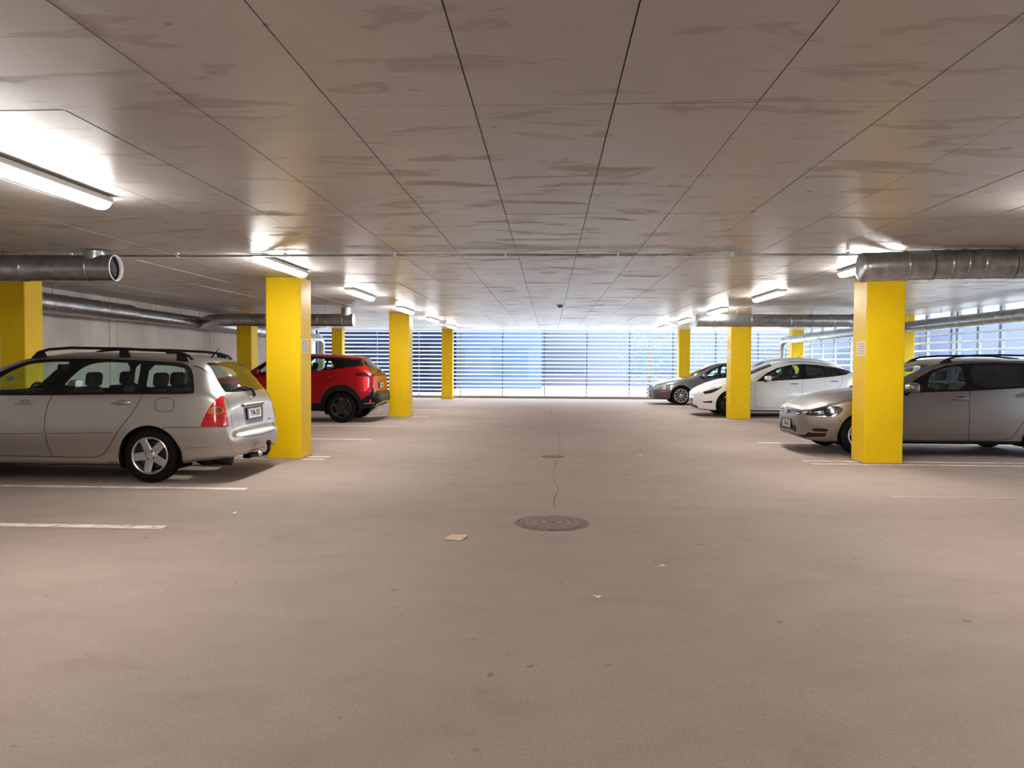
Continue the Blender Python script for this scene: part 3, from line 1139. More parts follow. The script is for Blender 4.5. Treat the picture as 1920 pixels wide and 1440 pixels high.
    def arch(self, cx, cz, r, flare=None, m=None):
        b = []
        for k in range(37):
            a = math.radians(-20 + 220 * k / 36)
            b.append((cx + r * math.cos(a), max(cz + r * math.sin(a), -.5)))
        pts = [(cx + r, 0)] + [p for p in b] + [(cx - r, 0)]
        fn = []
        for (x, z) in pts:
            iu, it = self.side(x, max(z, 0))
            fn.append((iu * self.su, it * self.st))
        ia, ib = self.iu_x(cx - r), self.iu_x(cx + r)
        fn += [(ia * self.su, 1.6 * self.st), (ib * self.su, 1.6 * self.st)]
        self.feats.append(('wheel_hole', None, fn, False, 0.0, True))

    def build(self, paint, under=None, lining=True):
        su, st = self.su, self.st
        Umax, Tmax = (self.NU - 1) * su, (self.NTT - 1) * st
        pts, edges = [], []
        gu = np.linspace(0, Umax, self.nu)
        gt = np.linspace(0, Tmax, self.nt)
        for i, u in enumerate(gu):
            for j, t in enumerate(gt):
                jit = 0 if i in (0, self.nu - 1) or j in (0, self.nt - 1) else 1
                pts.append((u, t))
        for (part, m, poly, each, off, hole) in self.feats:
            k = len(pts)
            n = len(poly)
            for p in poly:
                pts.append((min(max(p[0], 0), Umax), min(max(p[1], 0), Tmax)))
            edges += [(k + i, k + (i + 1) % n) for i in range(n)]
        # edge of the black floor pan: where the skin turns to face the ground
        tb = np.array([max([0] + [j for j in range(self.mark[1] + 5) if self.N[i, j, 2] < -.6]) + .5 for i in range(self.NU)])
        tb = np.convolve(np.pad(tb, 4, 'edge'), np.ones(9) / 9, 'valid')
        ub = np.stack([np.arange(self.NU) * su, tb * st], 1)
        k = len(pts)
        idx = list(range(0, self.NU, 3)) + [self.NU - 1]
        pts += [tuple(ub[i]) for i in idx]
        edges += [(k + i, k + i + 1) for i in range(len(idx) - 1)]
        vs, es, fs = delaunay_2d_cdt([Vector(p) for p in pts], edges, [], 0, 1e-5, False)[:3]
        V2 = np.array([tuple(v) for v in vs])
        T = np.array([tuple(f) for f in fs])
        cen = V2[T].mean(1)
        own = np.zeros(len(T), int)
        kinds = [('body', paint, False, 0.0, False), ('underbody', under or M['black'], False, 0.0, False)]
        own[cen[:, 1] < np.interp(cen[:, 0], ub[:, 0], ub[:, 1])] = 1
        ids = {('body', False): 0}
        for fi, (part, m, poly, each, off, hole) in enumerate(self.feats):
            key = (part, 0 if part in ('panel_gap', 'wheel_hole') else fi)
            if key not in ids:
                ids[key] = len(kinds)
                kinds.append((part, m, each, off, hole))
            own[pip(poly, cen)] = ids[key]
        # 3D
        n = len(V2)
        P = np.zeros((n, 3))
        N = np.zeros((n, 3))
        iu = np.clip(V2[:, 0] / su, 0, self.NU - 1.001)
        it = np.clip(V2[:, 1] / st, 0, self.NTT - 1.001)
        i, j = iu.astype(int), it.astype(int)
        f, g = (iu - i)[:, None], (it - j)[:, None]
        for A3, Q in ((self.P3, P), (self.N, N)):
            Q[:] = (1 - f) * (1 - g) * A3[i, j] + f * (1 - g) * A3[i + 1, j] + (1 - f) * g * A3[i, j + 1] + f * g * A3[i + 1, j + 1]
        N /= np.maximum(np.linalg.norm(N, axis=1, keepdims=True), 1e-9)
        # consistent winding (outward)
        a, b, c = P[T[:, 0]], P[T[:, 1]], P[T[:, 2]]
        fl = np.einsum('ij,ij->i', np.cross(b - a, c - a), N[T[:, 0]] + N[T[:, 1]] + N[T[:, 2]]) < 0
        T[fl] = T[fl][:, ::-1]
        area = np.linalg.norm(np.cross(b - a, c - a), axis=1)
        flip = np.array([1, -1, 1])
        self.parts = {}

        def emit(part, m, sel, off, sides, inward=False):
            Vv, Ff, Nn = [], [], []
            for sgn in sides:
                tri = T[sel]
                if len(tri) == 0:
                    return None
                used, inv = np.unique(tri, return_inverse=True)
                inv = inv.reshape(tri.shape)
                p = P[used] + N[used] * off
                nn = N[used].copy()
                if sgn < 0:
                    p, nn, inv = p * flip, nn * flip, inv[:, ::-1]
                if inward:
                    nn, inv = -nn, inv[:, ::-1]
                k = len(Vv)
                Vv += p.tolist()
                Nn += nn.tolist()
                Ff += (inv + k).tolist()
            o = mesh_obj(part, Vv, Ff, m, self.root, True, Nn)
            if part == 'panel_gap':
                o['kind'] = 'stuff'
            self.parts.setdefault(part, []).append(o)
            return o

        solid = np.zeros(len(T), bool)
        ok = area > 1e-9
        for k, (part, m, each, off, hole) in enumerate(kinds):
            if hole:
                continue
            sel = (own == k) & ok
            if not sel.any():
                continue
            if not m.name.startswith(('green', 'privacy')):
                solid |= sel
            if part != 'panel_gap' and (each or P[T[sel]][:, :, 1].min() > .03):
                emit(part, m, sel, off, [-1])
                emit(part, m, sel, off, [1])
            else:
                emit(part, m, sel, off, [1, -1])
        if lining:
            emit('cabin_lining', M['lining'], solid, -.010, [1, -1], True)
        return self.root

    # ---- add-ons
    def wheel(self, x, r, rim_r, style, width=.2, inset=.02, cz=None, rim=None, spin=0.0, well=.035):
        cz = cz or r
        yo = self.y_at(self.iu_x(x), .55) - inset
        for sgn in (-1, 1):
            hw = width
            prof = [(rim_r - .004, -.012), (rim_r + .012, -.002), (r * .82, .004), (r - .035, -.002), (r - .012, -.014), (r - .003, -.035), (r, -.06), (r, -hw + .06), (r - .003, -hw + .035), (r - .02, -hw + .01), (r * .82, -hw - .004), (rim_r, -hw)]
            V, Fc = lathe_vf(prof, 64, 'y')
            t = MB().add(V, Fc)
            # tread grooves
            o = t.build('wheel', M['rubber'], self.root, True)
            o.location = (x, yo * sgn, cz)
            if sgn < 0:
                o.rotation_euler = (0, 0, math.pi)
            rm = rim or M['alloy']
            b = MB()
            V, Fc = lathe_vf([(rim_r - .004, -.014), (rim_r + .002, -.004), (rim_r - .008, .001), (rim_r - .02, -.006), (rim_r - .026, -.05), (rim_r - .035, -hw + .02)], 56, 'y')
            b.add(V, Fc)
            nsp, wid_i, wid_o, dish, twin = style
            for k in range(nsp):
                a = 2 * math.pi * k / nsp + spin
                for tw in ((-twin, twin) if twin else (0,)):
                    Vs = []
                    for (rr, ww, yy) in ((.035, wid_i, -.018), (rim_r * .45, wid_i * .95, -.012 - dish * .5), (rim_r * .8, (wid_i + wid_o) / 2, -.008 - dish * .2), (rim_r - .012, wid_o, -.010)):
                        da = tw * (rr / rim_r) ** .8
                        ca, sa = math.cos(a + da), math.sin(a + da)
                        for (q, yy2) in ((-ww, yy - .006), (-ww * .55, yy), (ww * .55, yy), (ww, yy - .006), (ww * .8, yy - .03), (-ww * .8, yy - .03)):
                            Vs.append((rr * ca - q * sa, yy2, rr * sa + q * ca))
                    Fs = []
                    for s in range(3):
                        for i in range(6):
                            Fs.append((s * 6 + i, s * 6 + (i + 1) % 6, (s + 1) * 6 + (i + 1) % 6, (s + 1) * 6 + i))
                    b.add(Vs, Fs)
            V, Fc = lathe_vf([(.0005, -.006), (.03, -.006), (.05, -.012), (.062, -.02), (.066, -.045)], 28, 'y')
            b.add(V, Fc)
            bm = bmesh.new()
            ro = b.build('rim', rm, o, False)
            bm.from_mesh(ro.data)
            bmesh.ops.recalc_face_normals(bm, faces=bm.faces)
            bm.to_mesh(ro.data)
            bm.free()
            for k in range(5 if nsp != 5 or style[4] else 4):
                nb = 5 if nsp != 5 or style[4] else 4
                a = 2 * math.pi * k / nb + .5
                V, Fc = lathe_vf([(.0005, -.008), (.008, -.008), (.010, -.012), (.010, -.025)], 10, 'y')
                mesh_obj('wheel_bolt', [(p[0] + .048 * math.cos(a), p[1], p[2] + .048 * math.sin(a)) for p in V], Fc, M['black'], o, True)
            V, Fc = lathe_vf([(.0005, -.075), (rim_r * .72, -.075), (rim_r * .72, -.095), (.0005, -.1)], 32, 'y')
            mesh_obj('brake_disc', V, Fc, M['disc'], o)
            V, Fc = lathe_vf([(.0005, -.12), (rim_r, -.12)], 24, 'y')
            mesh_obj('brake_backplate', V, Fc, M['black'], o)
            # wheel house
            wr = r + well + .012
            V, Fc = [], []
            nn = 30
            y0, y1 = yo + .0, yo - .34
            for k in range(nn + 1):
                a = math.radians(-25 + 230 * k / nn)
                V += [(x + wr * math.cos(a), sgn * y0, cz + wr * math.sin(a)), (x + wr * math.cos(a), sgn * y1, cz + wr * math.sin(a))]
                if k:
                    Fc.append((2 * k - 2, 2 * k - 1, 2 * k + 1, 2 * k))
            V.append((x, sgn * y1, cz))
            for k in range(nn):
                Fc.append((2 * k + 1, 2 * k + 3, len(V) - 1))
            mesh_obj('wheel_house', V, Fc, M['gap'], self.root)

    def seats(self, xf, xr, zc=.55, w=.46, m=None, hr=True, h=.62, headz=.0):
        m = m or M['seat']
        for (x, rows) in ((xf, (-.36, .36)), (xr, (-.40, 0, .40))):
            for y in rows:
                wd = w if x == xf else .38
                rbox('seat_cushion', (.5, wd, .16), m, self.root, (x - .18, y, zc - .10), (0, -.08, 0), .05)
                s = rbox('seat_back', (.13, wd, h), m, self.root, (x + .14, y, zc + h / 2 - .10), (0, .22, 0), .05)
                hx = x + .14 + .22 * h / 2 + .06
                rbox('headrest', (.10, .25, .17), m, s, (hx, y, zc + h - .02 + headz), (0, .12, 0), .045, 4)

    def dash(self, x, z, hw=.62):
        rbox('dashboard', (.5, 2 * hw, .26), M['lining'], self.root, (x, 0, z - .13), (0, .1, 0), .07)
        st_ = rbox('steering_column', (.3, .07, .07), M['lining'], self.root, (x + .32, -.36, z - .1), (0, .35, 0), .02)
        V, Fc = [], []
        R_, r_ = .18, .016
        for k in range(32):
            for q in range(8):
                a, b = 2 * math.pi * k / 32, 2 * math.pi * q / 8
                V.append(((r_ * math.sin(b)), (R_ + r_ * math.cos(b)) * math.cos(a), (R_ + r_ * math.cos(b)) * math.sin(a)))
                Fc.append((k * 8 + q, ((k + 1) % 32) * 8 + q, ((k + 1) % 32) * 8 + (q + 1) % 8, k * 8 + (q + 1) % 8))
        b_ = MB().add(V, Fc)
        b_.box(-.01, .01, -.17, .17, -.03, .02)
        b_.box(-.01, .01, -.02, .02, -.17, .0)
        o = b_.build('steering_wheel', M['black'], self.root, True)
        o.location = (x + .46, -.36, z - .06)
        o.rotation_euler = (0, -.35, 0)

    def mirror_in(self, x, z):
        rbox('rear_view_mirror', (.03, .24, .07), M['black'], self.root, (x, 0, z), (0, .15, 0), .014)

    def mirrors(self, x, z, y, m, size=(.13, .20, .14), foot=True):
        for s in (-1, 1):
            bm = bmesh.new()
            bmesh.ops.create_uvsphere(bm, u_segments=20, v_segments=12, radius=.5)
            for v in bm.verts:
                c = v.co
                c.x = math.copysign(abs(c.x * 2) ** .75 / 2, c.x)
                c.z = math.copysign(abs(c.z * 2) ** .7 / 2, c.z)
                c.y = math.copysign(abs(c.y * 2) ** .75 / 2, c.y)
                if c.x > .32:
                    c.x = .32
                k = .78 if c.x < 0 else 1
                c.z *= 1 + .18 * (c.x - .1)
                c.x, c.y, c.z = c.x * size[0] * 1.3, c.y * size[1], c.z * size[2]
            me = bpy.data.meshes.new('door_mirror')
            bm.to_mesh(me)
            bm.free()
            me.materials.append(m)
            me.polygons.foreach_set('use_smooth', [True] * len(me.polygons))
            o = link_obj(bpy.data.objects.new('door_mirror', me), self.root)
            o.location = (x, s * (y + size[1] * .45), z)
            if foot:
                MB().tube([(-.02, -s * size[1] * .2, -size[2] * .35), (-.03, -s * (size[1] * .62), -size[2] * .62)], [.022, .035], 10).build('mirror_foot', M['black'], o, True)
            box('mirror_glass', size[0] * 1.3 * .325, size[0] * 1.3 * .33, -size[1] * .38, size[1] * .38, -size[2] * .34, size[2] * .34, M['chrome'], o)

    def handle(self, x, z, m, length=.22, lens=.045, style='bar', parent_part=None):
        for s in (-1, 1):
            p, n = self.pt_side(x, z, 0, s)
            par = self.root
            cands = self.parts.get(parent_part, [])
            for c in cands:
                if (sum(v.co.y for v in c.data.vertices) > 0) == (s > 0):
                    par = c
            if style == 'bar':
                cup = MB()
                Vv, Ff = lathe_vf([(.0005, -.006), (.7, -.004), (1, .0035)], 24, 'y')
                mp = lambda q: (p.x + q[0] * .062, p.y + s * q[1], p.z + q[2] * .045)
                mesh_obj('handle_cup', [mp(q) for q in Vv], Ff, m, par, True)
                hb = MB().tube([(p.x - length / 2, p.y + s * .004, p.z), (p.x - length / 2 + .025, p.y + s * .026, p.z + .002), (p.x, p.y + s * .034, p.z + .004), (p.x + length / 2 - .025, p.y + s * .028, p.z + .006), (p.x + length / 2, p.y + s * .004, p.z + .006)],
                               [.010, .014, .015, .015, .012], 10)
                hb.build('door_handle', m, par, True)
            else:  # flush
                box('door_handle', p.x - length / 2, p.x + length / 2, min(p.y, p.y + s * .006), max(p.y, p.y + s * .006), p.z - .009, p.z + .009, M['black'], par)

    def rails(self, pts, y_in, m, feet, r=.016, flat=1.0):
        """pts (x, z) of the rail; feet (x) where it stands on the roof"""
        for s in (-1, 1):
            line = []
            for (x, z) in pts:
                p, n = self.pt_top(x, y_in)
                line.append((x, s * y_in, max(z, p.z + .004)))
            line = [(a[0], a[1], a[2]) for a in line]
            rl = MB().tube(line, r, 10).build('roof_rail', m, self.root, True)
            for x in feet:
                p, n = self.pt_top(x, y_in)
                zz = float(np.interp(x, [q[0] for q in line], [q[2] for q in line]))
                mesh_obj('rail_foot', [(x - .05, s * y_in - .014, p.z - .01), (x + .09, s * y_in - .014, p.z - .012), (x + .09, s * y_in + .014, p.z - .012), (x - .05, s * y_in + .014, p.z - .01),
                                       (x - .045, s * y_in - .012, zz), (x + .045, s * y_in - .012, zz), (x + .045, s * y_in + .012, zz), (x - .045, s * y_in + .012, zz)], BOXF, m, rl)

    def plate(self, x, z, txt, rear, tilt=0.0, y=0.0, w=.44, h=.118):
        d = 1 if rear else -1
        R_ = Matrix(((0, 0, d), (d, 0, 0), (0, 1, 0))).to_4x4()
        T_ = Matrix.Translation((x, y, z)) @ Matrix.Rotation(tilt, 4, 'Y') @ R_
        Vv, Ff = box_vf(-w / 2, w / 2, -h / 2, h / 2, -.004, 0)
        pl = MB().add(Vv, Ff, T_).build('number_plate', M['plate'], self.root)
        fr = MB()
        for (a, b, c, e) in ((-w / 2 - .008, w / 2 + .008, h / 2, h / 2 + .008), (-w / 2 - .008, w / 2 + .008, -h / 2 - .012, -h / 2), (-w / 2 - .008, -w / 2, -h / 2, h / 2), (w / 2, w / 2 + .008, -h / 2, h / 2)):
            fr.box(a, b, c, e, -.008, .003, mtx=T_)
        fr.build('plate_frame', M['black'], pl)
        Vv, Ff = box_vf(-w / 2 + .004, -w / 2 + .044, -h / 2 + .004, h / 2 - .004, 0, .0008)
        MB().add(Vv, Ff, T_).build('plate_band', M['plate_blue'], pl)
        text_mesh('plate_lettering', txt, .105, M['ink'], T_ @ Matrix.Translation((.022, -.002, .0012)) @ Matrix.Scale(.78, 4, (1, 0, 0)), pl, .0006, .0018)

    def wiper(self, y0, y1, z0, z1, rear=True):
        pass
def paint(name, col, metal=.6, rough=.38, coat=.9):
    m = mat(name, col, rough, metal, coat)
    n = NT(m)
    d = n.noise(n.pos, 3.0, 5, .65)
    n.link(n.math('ADD', rough - .05, n.math('MULTIPLY', d, .12)), n.b.inputs['Roughness'])
    return m


def finish_lamp(car, name_from, m):
    pass


# ============================================================ silver estate, left foreground
P_SIL = paint('silver_paint', lin(186, 183, 178), 1.0, .36, .7)
K = [  # x     zb   wk   zm   wm   zs   ws   ze   we   zt
    [0.00, .44, .02, .47, .03, .50, .03, .52, .02, .53],
    [0.02, .34, .42, .45, .45, .57, .44, .60, .40, .62],
    [0.10, .22, .62, .45, .66, .64, .64, .68, .56, .71],
    [0.30, .19, .72, .48, .79, .72, .76, .78, .64, .81],
    [0.86, .18, .76, .55, .85, .86, .80, .90, .66, .94],
    [1.10, .18, .77, .55, .855, .93, .80, .97, .66, 1.0],
    [1.30, .18, .77, .55, .855, .96, .805, 1.11, .645, 1.16],
    [1.55, .18, .77, .55, .855, .98, .81, 1.29, .615, 1.34],
    [1.95, .18, .77, .55, .855, .99, .81, 1.405, .59, 1.45],
    [2.40, .18, .77, .55, .855, .995, .81, 1.44, .58, 1.485],
    [2.90, .18, .77, .55, .855, 1.0, .81, 1.435, .575, 1.48],
    [3.46, .19, .77, .55, .855, 1.01, .805, 1.415, .57, 1.46],
    [3.85, .22, .76, .55, .845, 1.015, .795, 1.375, .56, 1.425],
    [3.99, .24, .75, .55, .835, 1.01, .785, 1.335, .565, 1.39],
    [4.10, .25, .74, .55, .825, 1.0, .775, 1.22, .59, 1.27],
    [4.20, .26, .72, .55, .81, .97, .76, 1.08, .625, 1.12],
    [4.275, .27, .71, .55, .79, .90, .74, .98, .65, 1.01],
    [4.33, .28, .70, .54, .765, .76, .72, .84, .655, .87],
    [4.36, .29, .68, .50, .74, .56, .70, .58, .64, .60],
    [4.395, .30, .62, .46, .70, .525, .66, .535, .58, .545],
    [4.425, .33, .50, .44, .58, .505, .54, .515, .46, .525],
    [4.437, .36, .30, .43, .36, .49, .33, .50, .29, .51],
    [4.442, .40, .08, .43, .10, .46, .09, .47, .08, .48],
]
car = Car('estate_car', K, (-7.97, 9.275, 0), 'silver estate car with black roof rails parked nose-in on the left', nu=150, nt=72)
c = car
DS1 = [(2.33, .99), (2.27, .84), (2.25, .63), (2.27, .46), (2.31, .28)]
DS2 = [(3.38, 1.01), (3.34, .91), (3.25, .76), (3.11, .59), (2.97, .37), (2.86, .285)]
c.cut('front_door', P_SIL, 'S', [(1.22, .30), (1.20, .6), (1.25, .985)] + DS1, each=True)
c.cut('rear_door', P_SIL, 'S', [DS1[4], DS1[3], DS1[2], DS1[1], DS1[0], DS2[0]] + DS2[1:], each=True)
c.cut('hood', P_SIL, 'T', [(.12, 0), (.16, .5), (.4, .62), (1.08, .66), (1.10, 0)])
c.cut('rear_bumper', P_SIL, 'M', [('S', 3.75, .05), ('S', 3.75, .632), ('S', 4.0, .635), ('S', 4.28, .640), ('R', .63, .632), ('R', .56, .53), ('R', .5, .50), ('R', .3, .49), ('R', 0, .485), ('I', -1, -1), ('I', -1, 0), ('I', c.iu_x(3.75), 0)])
c.cut('tailgate', P_SIL, 'R', [(0, 1.405), (.5, 1.385), (.57, 1.33), (.655, .99), (.645, .65), (.565, .54), (.5, .51), (.3, .50), (0, .495)])
c.cut('windscreen', M['glass'], 'F', [(0, 1.0), (.6, .985), (.545, 1.33), (.5, 1.40), (0, 1.425)], smooth=1)
c.cut('window_trim', M['black'], 'S', [(1.22, .975), (2.3, .985), (3.3, 1.005), (3.94, 1.008), (3.965, 1.04), (3.875, 1.275), (3.78, 1.355), (3.55, 1.375), (3.25, 1.388), (2.7, 1.408), (2.25, 1.405), (1.96, 1.385), (1.72, 1.30), (1.5, 1.19)], smooth=1)
c.cut('side_window', M['glass'], 'S', [(1.42, 1.02), (1.62, 1.18), (1.78, 1.285), (1.96, 1.35), (2.2, 1.37), (2.47, 1.372), (2.28, 1.012)], smooth=1, each=True)
c.cut('side_window', M['glass'], 'S', [(2.37, 1.018), (2.545, 1.372), (2.9, 1.37), (3.20, 1.36), (3.08, 1.022)], smooth=1, each=True)
c.cut('side_window', M['glass'], 'S', [(3.115, 1.028), (3.225, 1.352), (3.265, 1.35), (3.30, 1.03)], smooth=1, each=True)
c.cut('side_window', M['glass'], 'S', [(3.40, 1.035), (3.365, 1.34), (3.62, 1.335), (3.79, 1.30), (3.85, 1.24), (3.925, 1.06), (3.91, 1.035)], smooth=1, each=True)
c.seam('S', [(3.36, 1.385), (3.375, 1.2), (3.38, 1.01)], .006, m=M['gap'])
c.cut('rear_window', M['glass'], 'R', [(0, 1.02), (.585, 1.02), (.60, 1.04), (.565, 1.2), (.50, 1.35), (.47, 1.365), (0, 1.38)], smooth=1)
c.seam('S', [(1.25, .985), (1.20, .62), (1.22, .3)])
c.seam('S', DS1, smooth=1)
c.seam('S', DS2 + [(2.6, .28), (1.22, .295)], smooth=1)
c.seam('S', [(1.2, .552), (2.24, .568)], .02, part='side_moulding', m=P_SIL)
c.seam('S', [(1.2, .538), (2.24, .553)], .004)
c.seam('S', [(2.28, .568), (3.06, .585)], .02, part='side_moulding', m=P_SIL)
c.seam('S', [(2.28, .553), (3.05, .569)], .004)
c.seam('S', [(3.62, .625), (3.66, .634), (4.05, .638), (4.32, .642)], .006)
c.seam('R', [(.66, .64), (.575, .54), (.5, .508), (.3, .495), (0, .49)], .008)
c.seam('R', [(.66, .64), (.668, .99), (.585, 1.33)], .006)
fl = chaikin([(3.53, .81), (3.53, .965), (3.745, .965), (3.745, .81)], 2)
c.seam('S', fl + fl[:1], .0055)
TL = [(4.05, .645), (4.075, .72), (4.11, .80), (4.155, .885), (4.20, .945), (4.245, .985), (4.262, .98), (4.29, .87), (4.325, .75), (4.335, .645)]
R_LENS = mat('red_lamp_lens', (.55, .006, .012, 1), .15, coat=1.0)
A_LENS = mat('amber_lamp_lens', (.62, .16, .02, 1), .15, coat=1.0)
c.cut('tail_lamp', R_LENS, 'S', TL, each=True, off=.006)
c.cut('indicator_lens', A_LENS, 'S', [(4.12, .785), (4.155, .87), (4.275, .87), (4.30, .785)], each=True, off=.008, smooth=1)
c.cut('reverse_lens', mat('smoked_clear_lens', lin(120, 80, 50), .1, .3, 1.0), 'S', circle(4.24, .83, .032, 20), each=True, off=.011)
c.seam('S', [(4.07, .735), (4.32, .735)], .004, part='lamp_groove', m=mat('dark_red_line', (.2, .003, .006, 1), .2))
c.seam('S', [(4.06, .69), (4.325, .69)], .003, part='lamp_groove', m=bpy.data.materials['dark_red_line'])
H_LENS = mat('clear_headlamp', lin(200, 204, 208), .12, .3, 1.0)
c.cut('head_lamp', H_LENS, 'S', [(.12, .60), (.16, .67), (.36, .74), (.46, .74), (.42, .64), (.2, .58)], each=True, off=.004)
c.cut('grille', M['black'], 'F', [(0, .56), (.36, .56), (.38, .62), (0, .63)])
c.cut('air_intake', M['black'], 'F', [(0, .34), (.4, .34), (.44, .44), (0, .45)])
c.cut('bumper_scuff', mat('grey_scuff', lin(120, 116, 112), .6), 'S', [(3.86, .395), (4.12, .405), (4.2, .412), (4.12, .413), (3.9, .406)])
c.cut('rust_patch', mat('rust', lin(128, 84, 44), .9), 'S', [(2.94, .195), (3.06, .2), (3.08, .235), (3.0, .24), (2.93, .225)], smooth=1)
c.cut('licence_recess', mat('recess_grey', lin(120, 119, 117), .4, .5), 'R', [(0, .625), (.25, .625), (.28, .66), (.315, .85), (0, .85)], off=-.004)
for cx in (.86, 3.46):
    c.arch(cx, .30, .355 if cx > 2 else .35)
car.build(P_SIL)
five = (5, .048, .040, .012, 0)
for cx in (.86, 3.46):
    c.wheel(cx, .312, .212, five, spin=math.radians(-7), rim=M['alloy'])
c.seats(2.28, 3.12, .56, headz=.0)
c.dash(1.45, 1.0)
c.mirror_in(1.95, 1.30)
c.mirrors(1.5, 1.05, .84, P_SIL)
c.handle(2.015, .893, P_SIL, parent_part='front_door')
c.handle(3.14, .902, P_SIL, parent_part='rear_door')
c.rails([(1.93, 1.40), (2.0, 1.475), (2.12, 1.51), (2.4, 1.53), (3.0, 1.522), (3.5, 1.50), (3.7, 1.475), (3.80, 1.44), (3.84, 1.40)], .545, M['black'], [2.02, 3.02, 3.70], .017)
c.plate(4.352, .752, 'YFM-307', True, tilt=-.08)
# handle bar above the plate
v = [c.pt_rear(y, .862, .012)[0] for y in (-.31, -.2, 0, .2, .31)]
MB().tube([tuple(p) for p in v], .018, 10).build('tailgate_grip', P_SIL, c.root, True)
# oval badge
p, n = c.pt_rear(0, .925, .006)
bd = MB()
for (rx, rz, oz) in ((.052, .036, 0), (.018, .034, 0), (.036, .012, .012)):
    V, Fc = [], []
    for k in range(28):
        a = 2 * math.pi * k / 28
        for q in range(6):
            b = 2 * math.pi * q / 6
            V.append((p.x + .004 * math.sin(b), p.y + (rx + .005 * math.cos(b)) * math.cos(a), p.z + oz + (rz + .005 * math.cos(b)) * math.sin(a)))
            Fc.append((k * 6 + q, ((k + 1) % 28) * 6 + q, ((k + 1) % 28) * 6 + (q + 1) % 6, k * 6 + (q + 1) % 6))
    bd.add(V, Fc)
bd.build('oval_badge', M['chrome'], c.root, True)
for (y, z, t) in ((-.52, .655, 'VVT-i'), (.50, .655, 'COROLLA')):
    p, n = c.pt_rear(y, z, .003)
    a = math.atan2(n.y, n.x)
    text_mesh('model_lettering', t, .036, M['chrome'], Matrix.Translation(p) @ Matrix.Rotation(a, 4, 'Z') @ Matrix(((0, 0, 1), (1, 0, 0), (0, 1, 0))).to_4x4(), c.root, .001)
# wiper
wp = [c.pt_rear(y, z, o)[0] for (y, z, o) in ((.10, .975, .02), (.06, 1.03, .03), (-.12, 1.065, .028), (-.42, 1.045, .02))]
w_ = MB().tube([tuple(p) for p in wp], [.018, .014, .010, .006], 8).build('rear_wiper', M['black'], c.root, True)
p = c.pt_rear(.10, .965, .012)[0]
rbox('wiper_pivot', (.04, .05, .05), M['black'], w_, tuple(p), bev=.015)
# tow bar
tb = MB().tube([(4.30, 0, .245), (4.42, 0, .235), (4.50, 0, .25), (4.53, 0, .30), (4.53, 0, .37)], [.022, .022, .022, .021, .02], 12).build('tow_bar', M['black'], c.root, True)
V, Fc = lathe_vf([(.0005, -.035), (.02, -.034), (.029, -.02), (.031, 0), (.029, .02), (.02, .034), (.0005, .036)], 16, 'z')
MB().add(V, Fc, Matrix.Translation((4.53, 0, .385))).build('tow_ball_cap', M['black'], tb, True)
rbox('tow_bracket', (.10, .3, .05), M['black'], tb, (4.33, -.05, .235), bev=.012)
V, Fc = lathe_vf([(.0005, -.02), (.034, -.02), (.034, .02), (.0005, .022)], 16, 'y')
MB().add(V, Fc, Matrix.Translation((4.45, -.11, .26))).build('trailer_socket', M['galv'], tb, True)
# silencer under the tail, antenna
MB().tube([(3.95, -.45, .24), (4.25, -.45, .24)], .075, 14).build('silencer', M['black'], c.root, True)
p = c.pt_top(3.82, 0)[0]
MB().tube([tuple(p), (p.x + .03, p.y, p.z + .035), (p.x + .10, p.y, p.z + .12)], [.014, .008, .003], 8).build('antenna', M['black'], c.root, True)
box('parking_permit', 1.42, 1.424, -.30, -.18, 1.13, 1.19, M['paper'], c.root)

# ============================================================ red crossover
P_RED = paint('red_paint', (.42, .003, .007, 1), .65, .28, .5)
K = [
    [0.00, .48, .02, .52, .03, .56, .03, .58, .02, .60],
    [0.03, .38, .42, .5, .46, .66, .45, .70, .40, .73],
    [0.12, .28, .64, .5, .68, .76, .66, .80, .56, .84],
    [0.34, .25, .74, .52, .82, .86, .78, .92, .64, .95],
    [0.87, .25, .79, .56, .88, .97, .82, 1.02, .68, 1.05],
    [1.15, .25, .80, .56, .885, 1.02, .825, 1.06, .68, 1.09],
    [1.40, .25, .80, .56, .885, 1.05, .825, 1.20, .66, 1.25],
    [1.75, .25, .80, .56, .885, 1.07, .825, 1.40, .62, 1.45],
    [2.10, .25, .80, .56, .885, 1.09, .825, 1.475, .60, 1.53],
    [2.60, .25, .80, .56, .885, 1.11, .82, 1.495, .585, 1.55],
    [3.10, .25, .80, .56, .885, 1.15, .81, 1.48, .575, 1.54],
    [3.50, .26, .80, .58, .885, 1.19, .79, 1.455, .565, 1.515],
    [3.80, .28, .79, .6, .88, 1.20, .765, 1.40, .555, 1.47],
    [3.92, .30, .78, .62, .87, 1.18, .755, 1.31, .57, 1.36],
    [4.04, .32, .76, .64, .85, 1.12, .745, 1.21, .60, 1.245],
    [4.13, .34, .74, .66, .825, 1.05, .735, 1.12, .63, 1.145],
    [4.17, .36, .72, .66, .80, .97, .73, 1.05, .65, 1.07],
    [4.185, .38, .70, .62, .77, .78, .72, .84, .65, .86],
    [4.20, .40, .68, .58, .75, .67, .70, .69, .64, .705],
    [4.25, .42, .58, .55, .69, .64, .65, .66, .57, .67],
    [4.29, .45, .42, .54, .52, .61, .48, .63, .42, .64],
    [4.301, .48, .26, .54, .32, .595, .29, .61, .26, .615],
    [4.305, .52, .06, .54, .08, .57, .07, .58, .06, .59],
]
car = Car('crossover_car', K, (-8.13, 17.86, 0), 'red crossover car with black wheel arches parked beyond the big left pillar', nu=120, nt=66)
c = car
B1 = [(2.26, 1.09), (2.22, .9), (2.23, .45)]
B2 = [(3.26, 1.2), (3.22, 1.0), (3.15, .86), (3.03, .72), (2.95, .44)]
c.cut('front_door', P_RED, 'S', [(1.25, .45), (1.25, 1.04)] + B1, each=True)
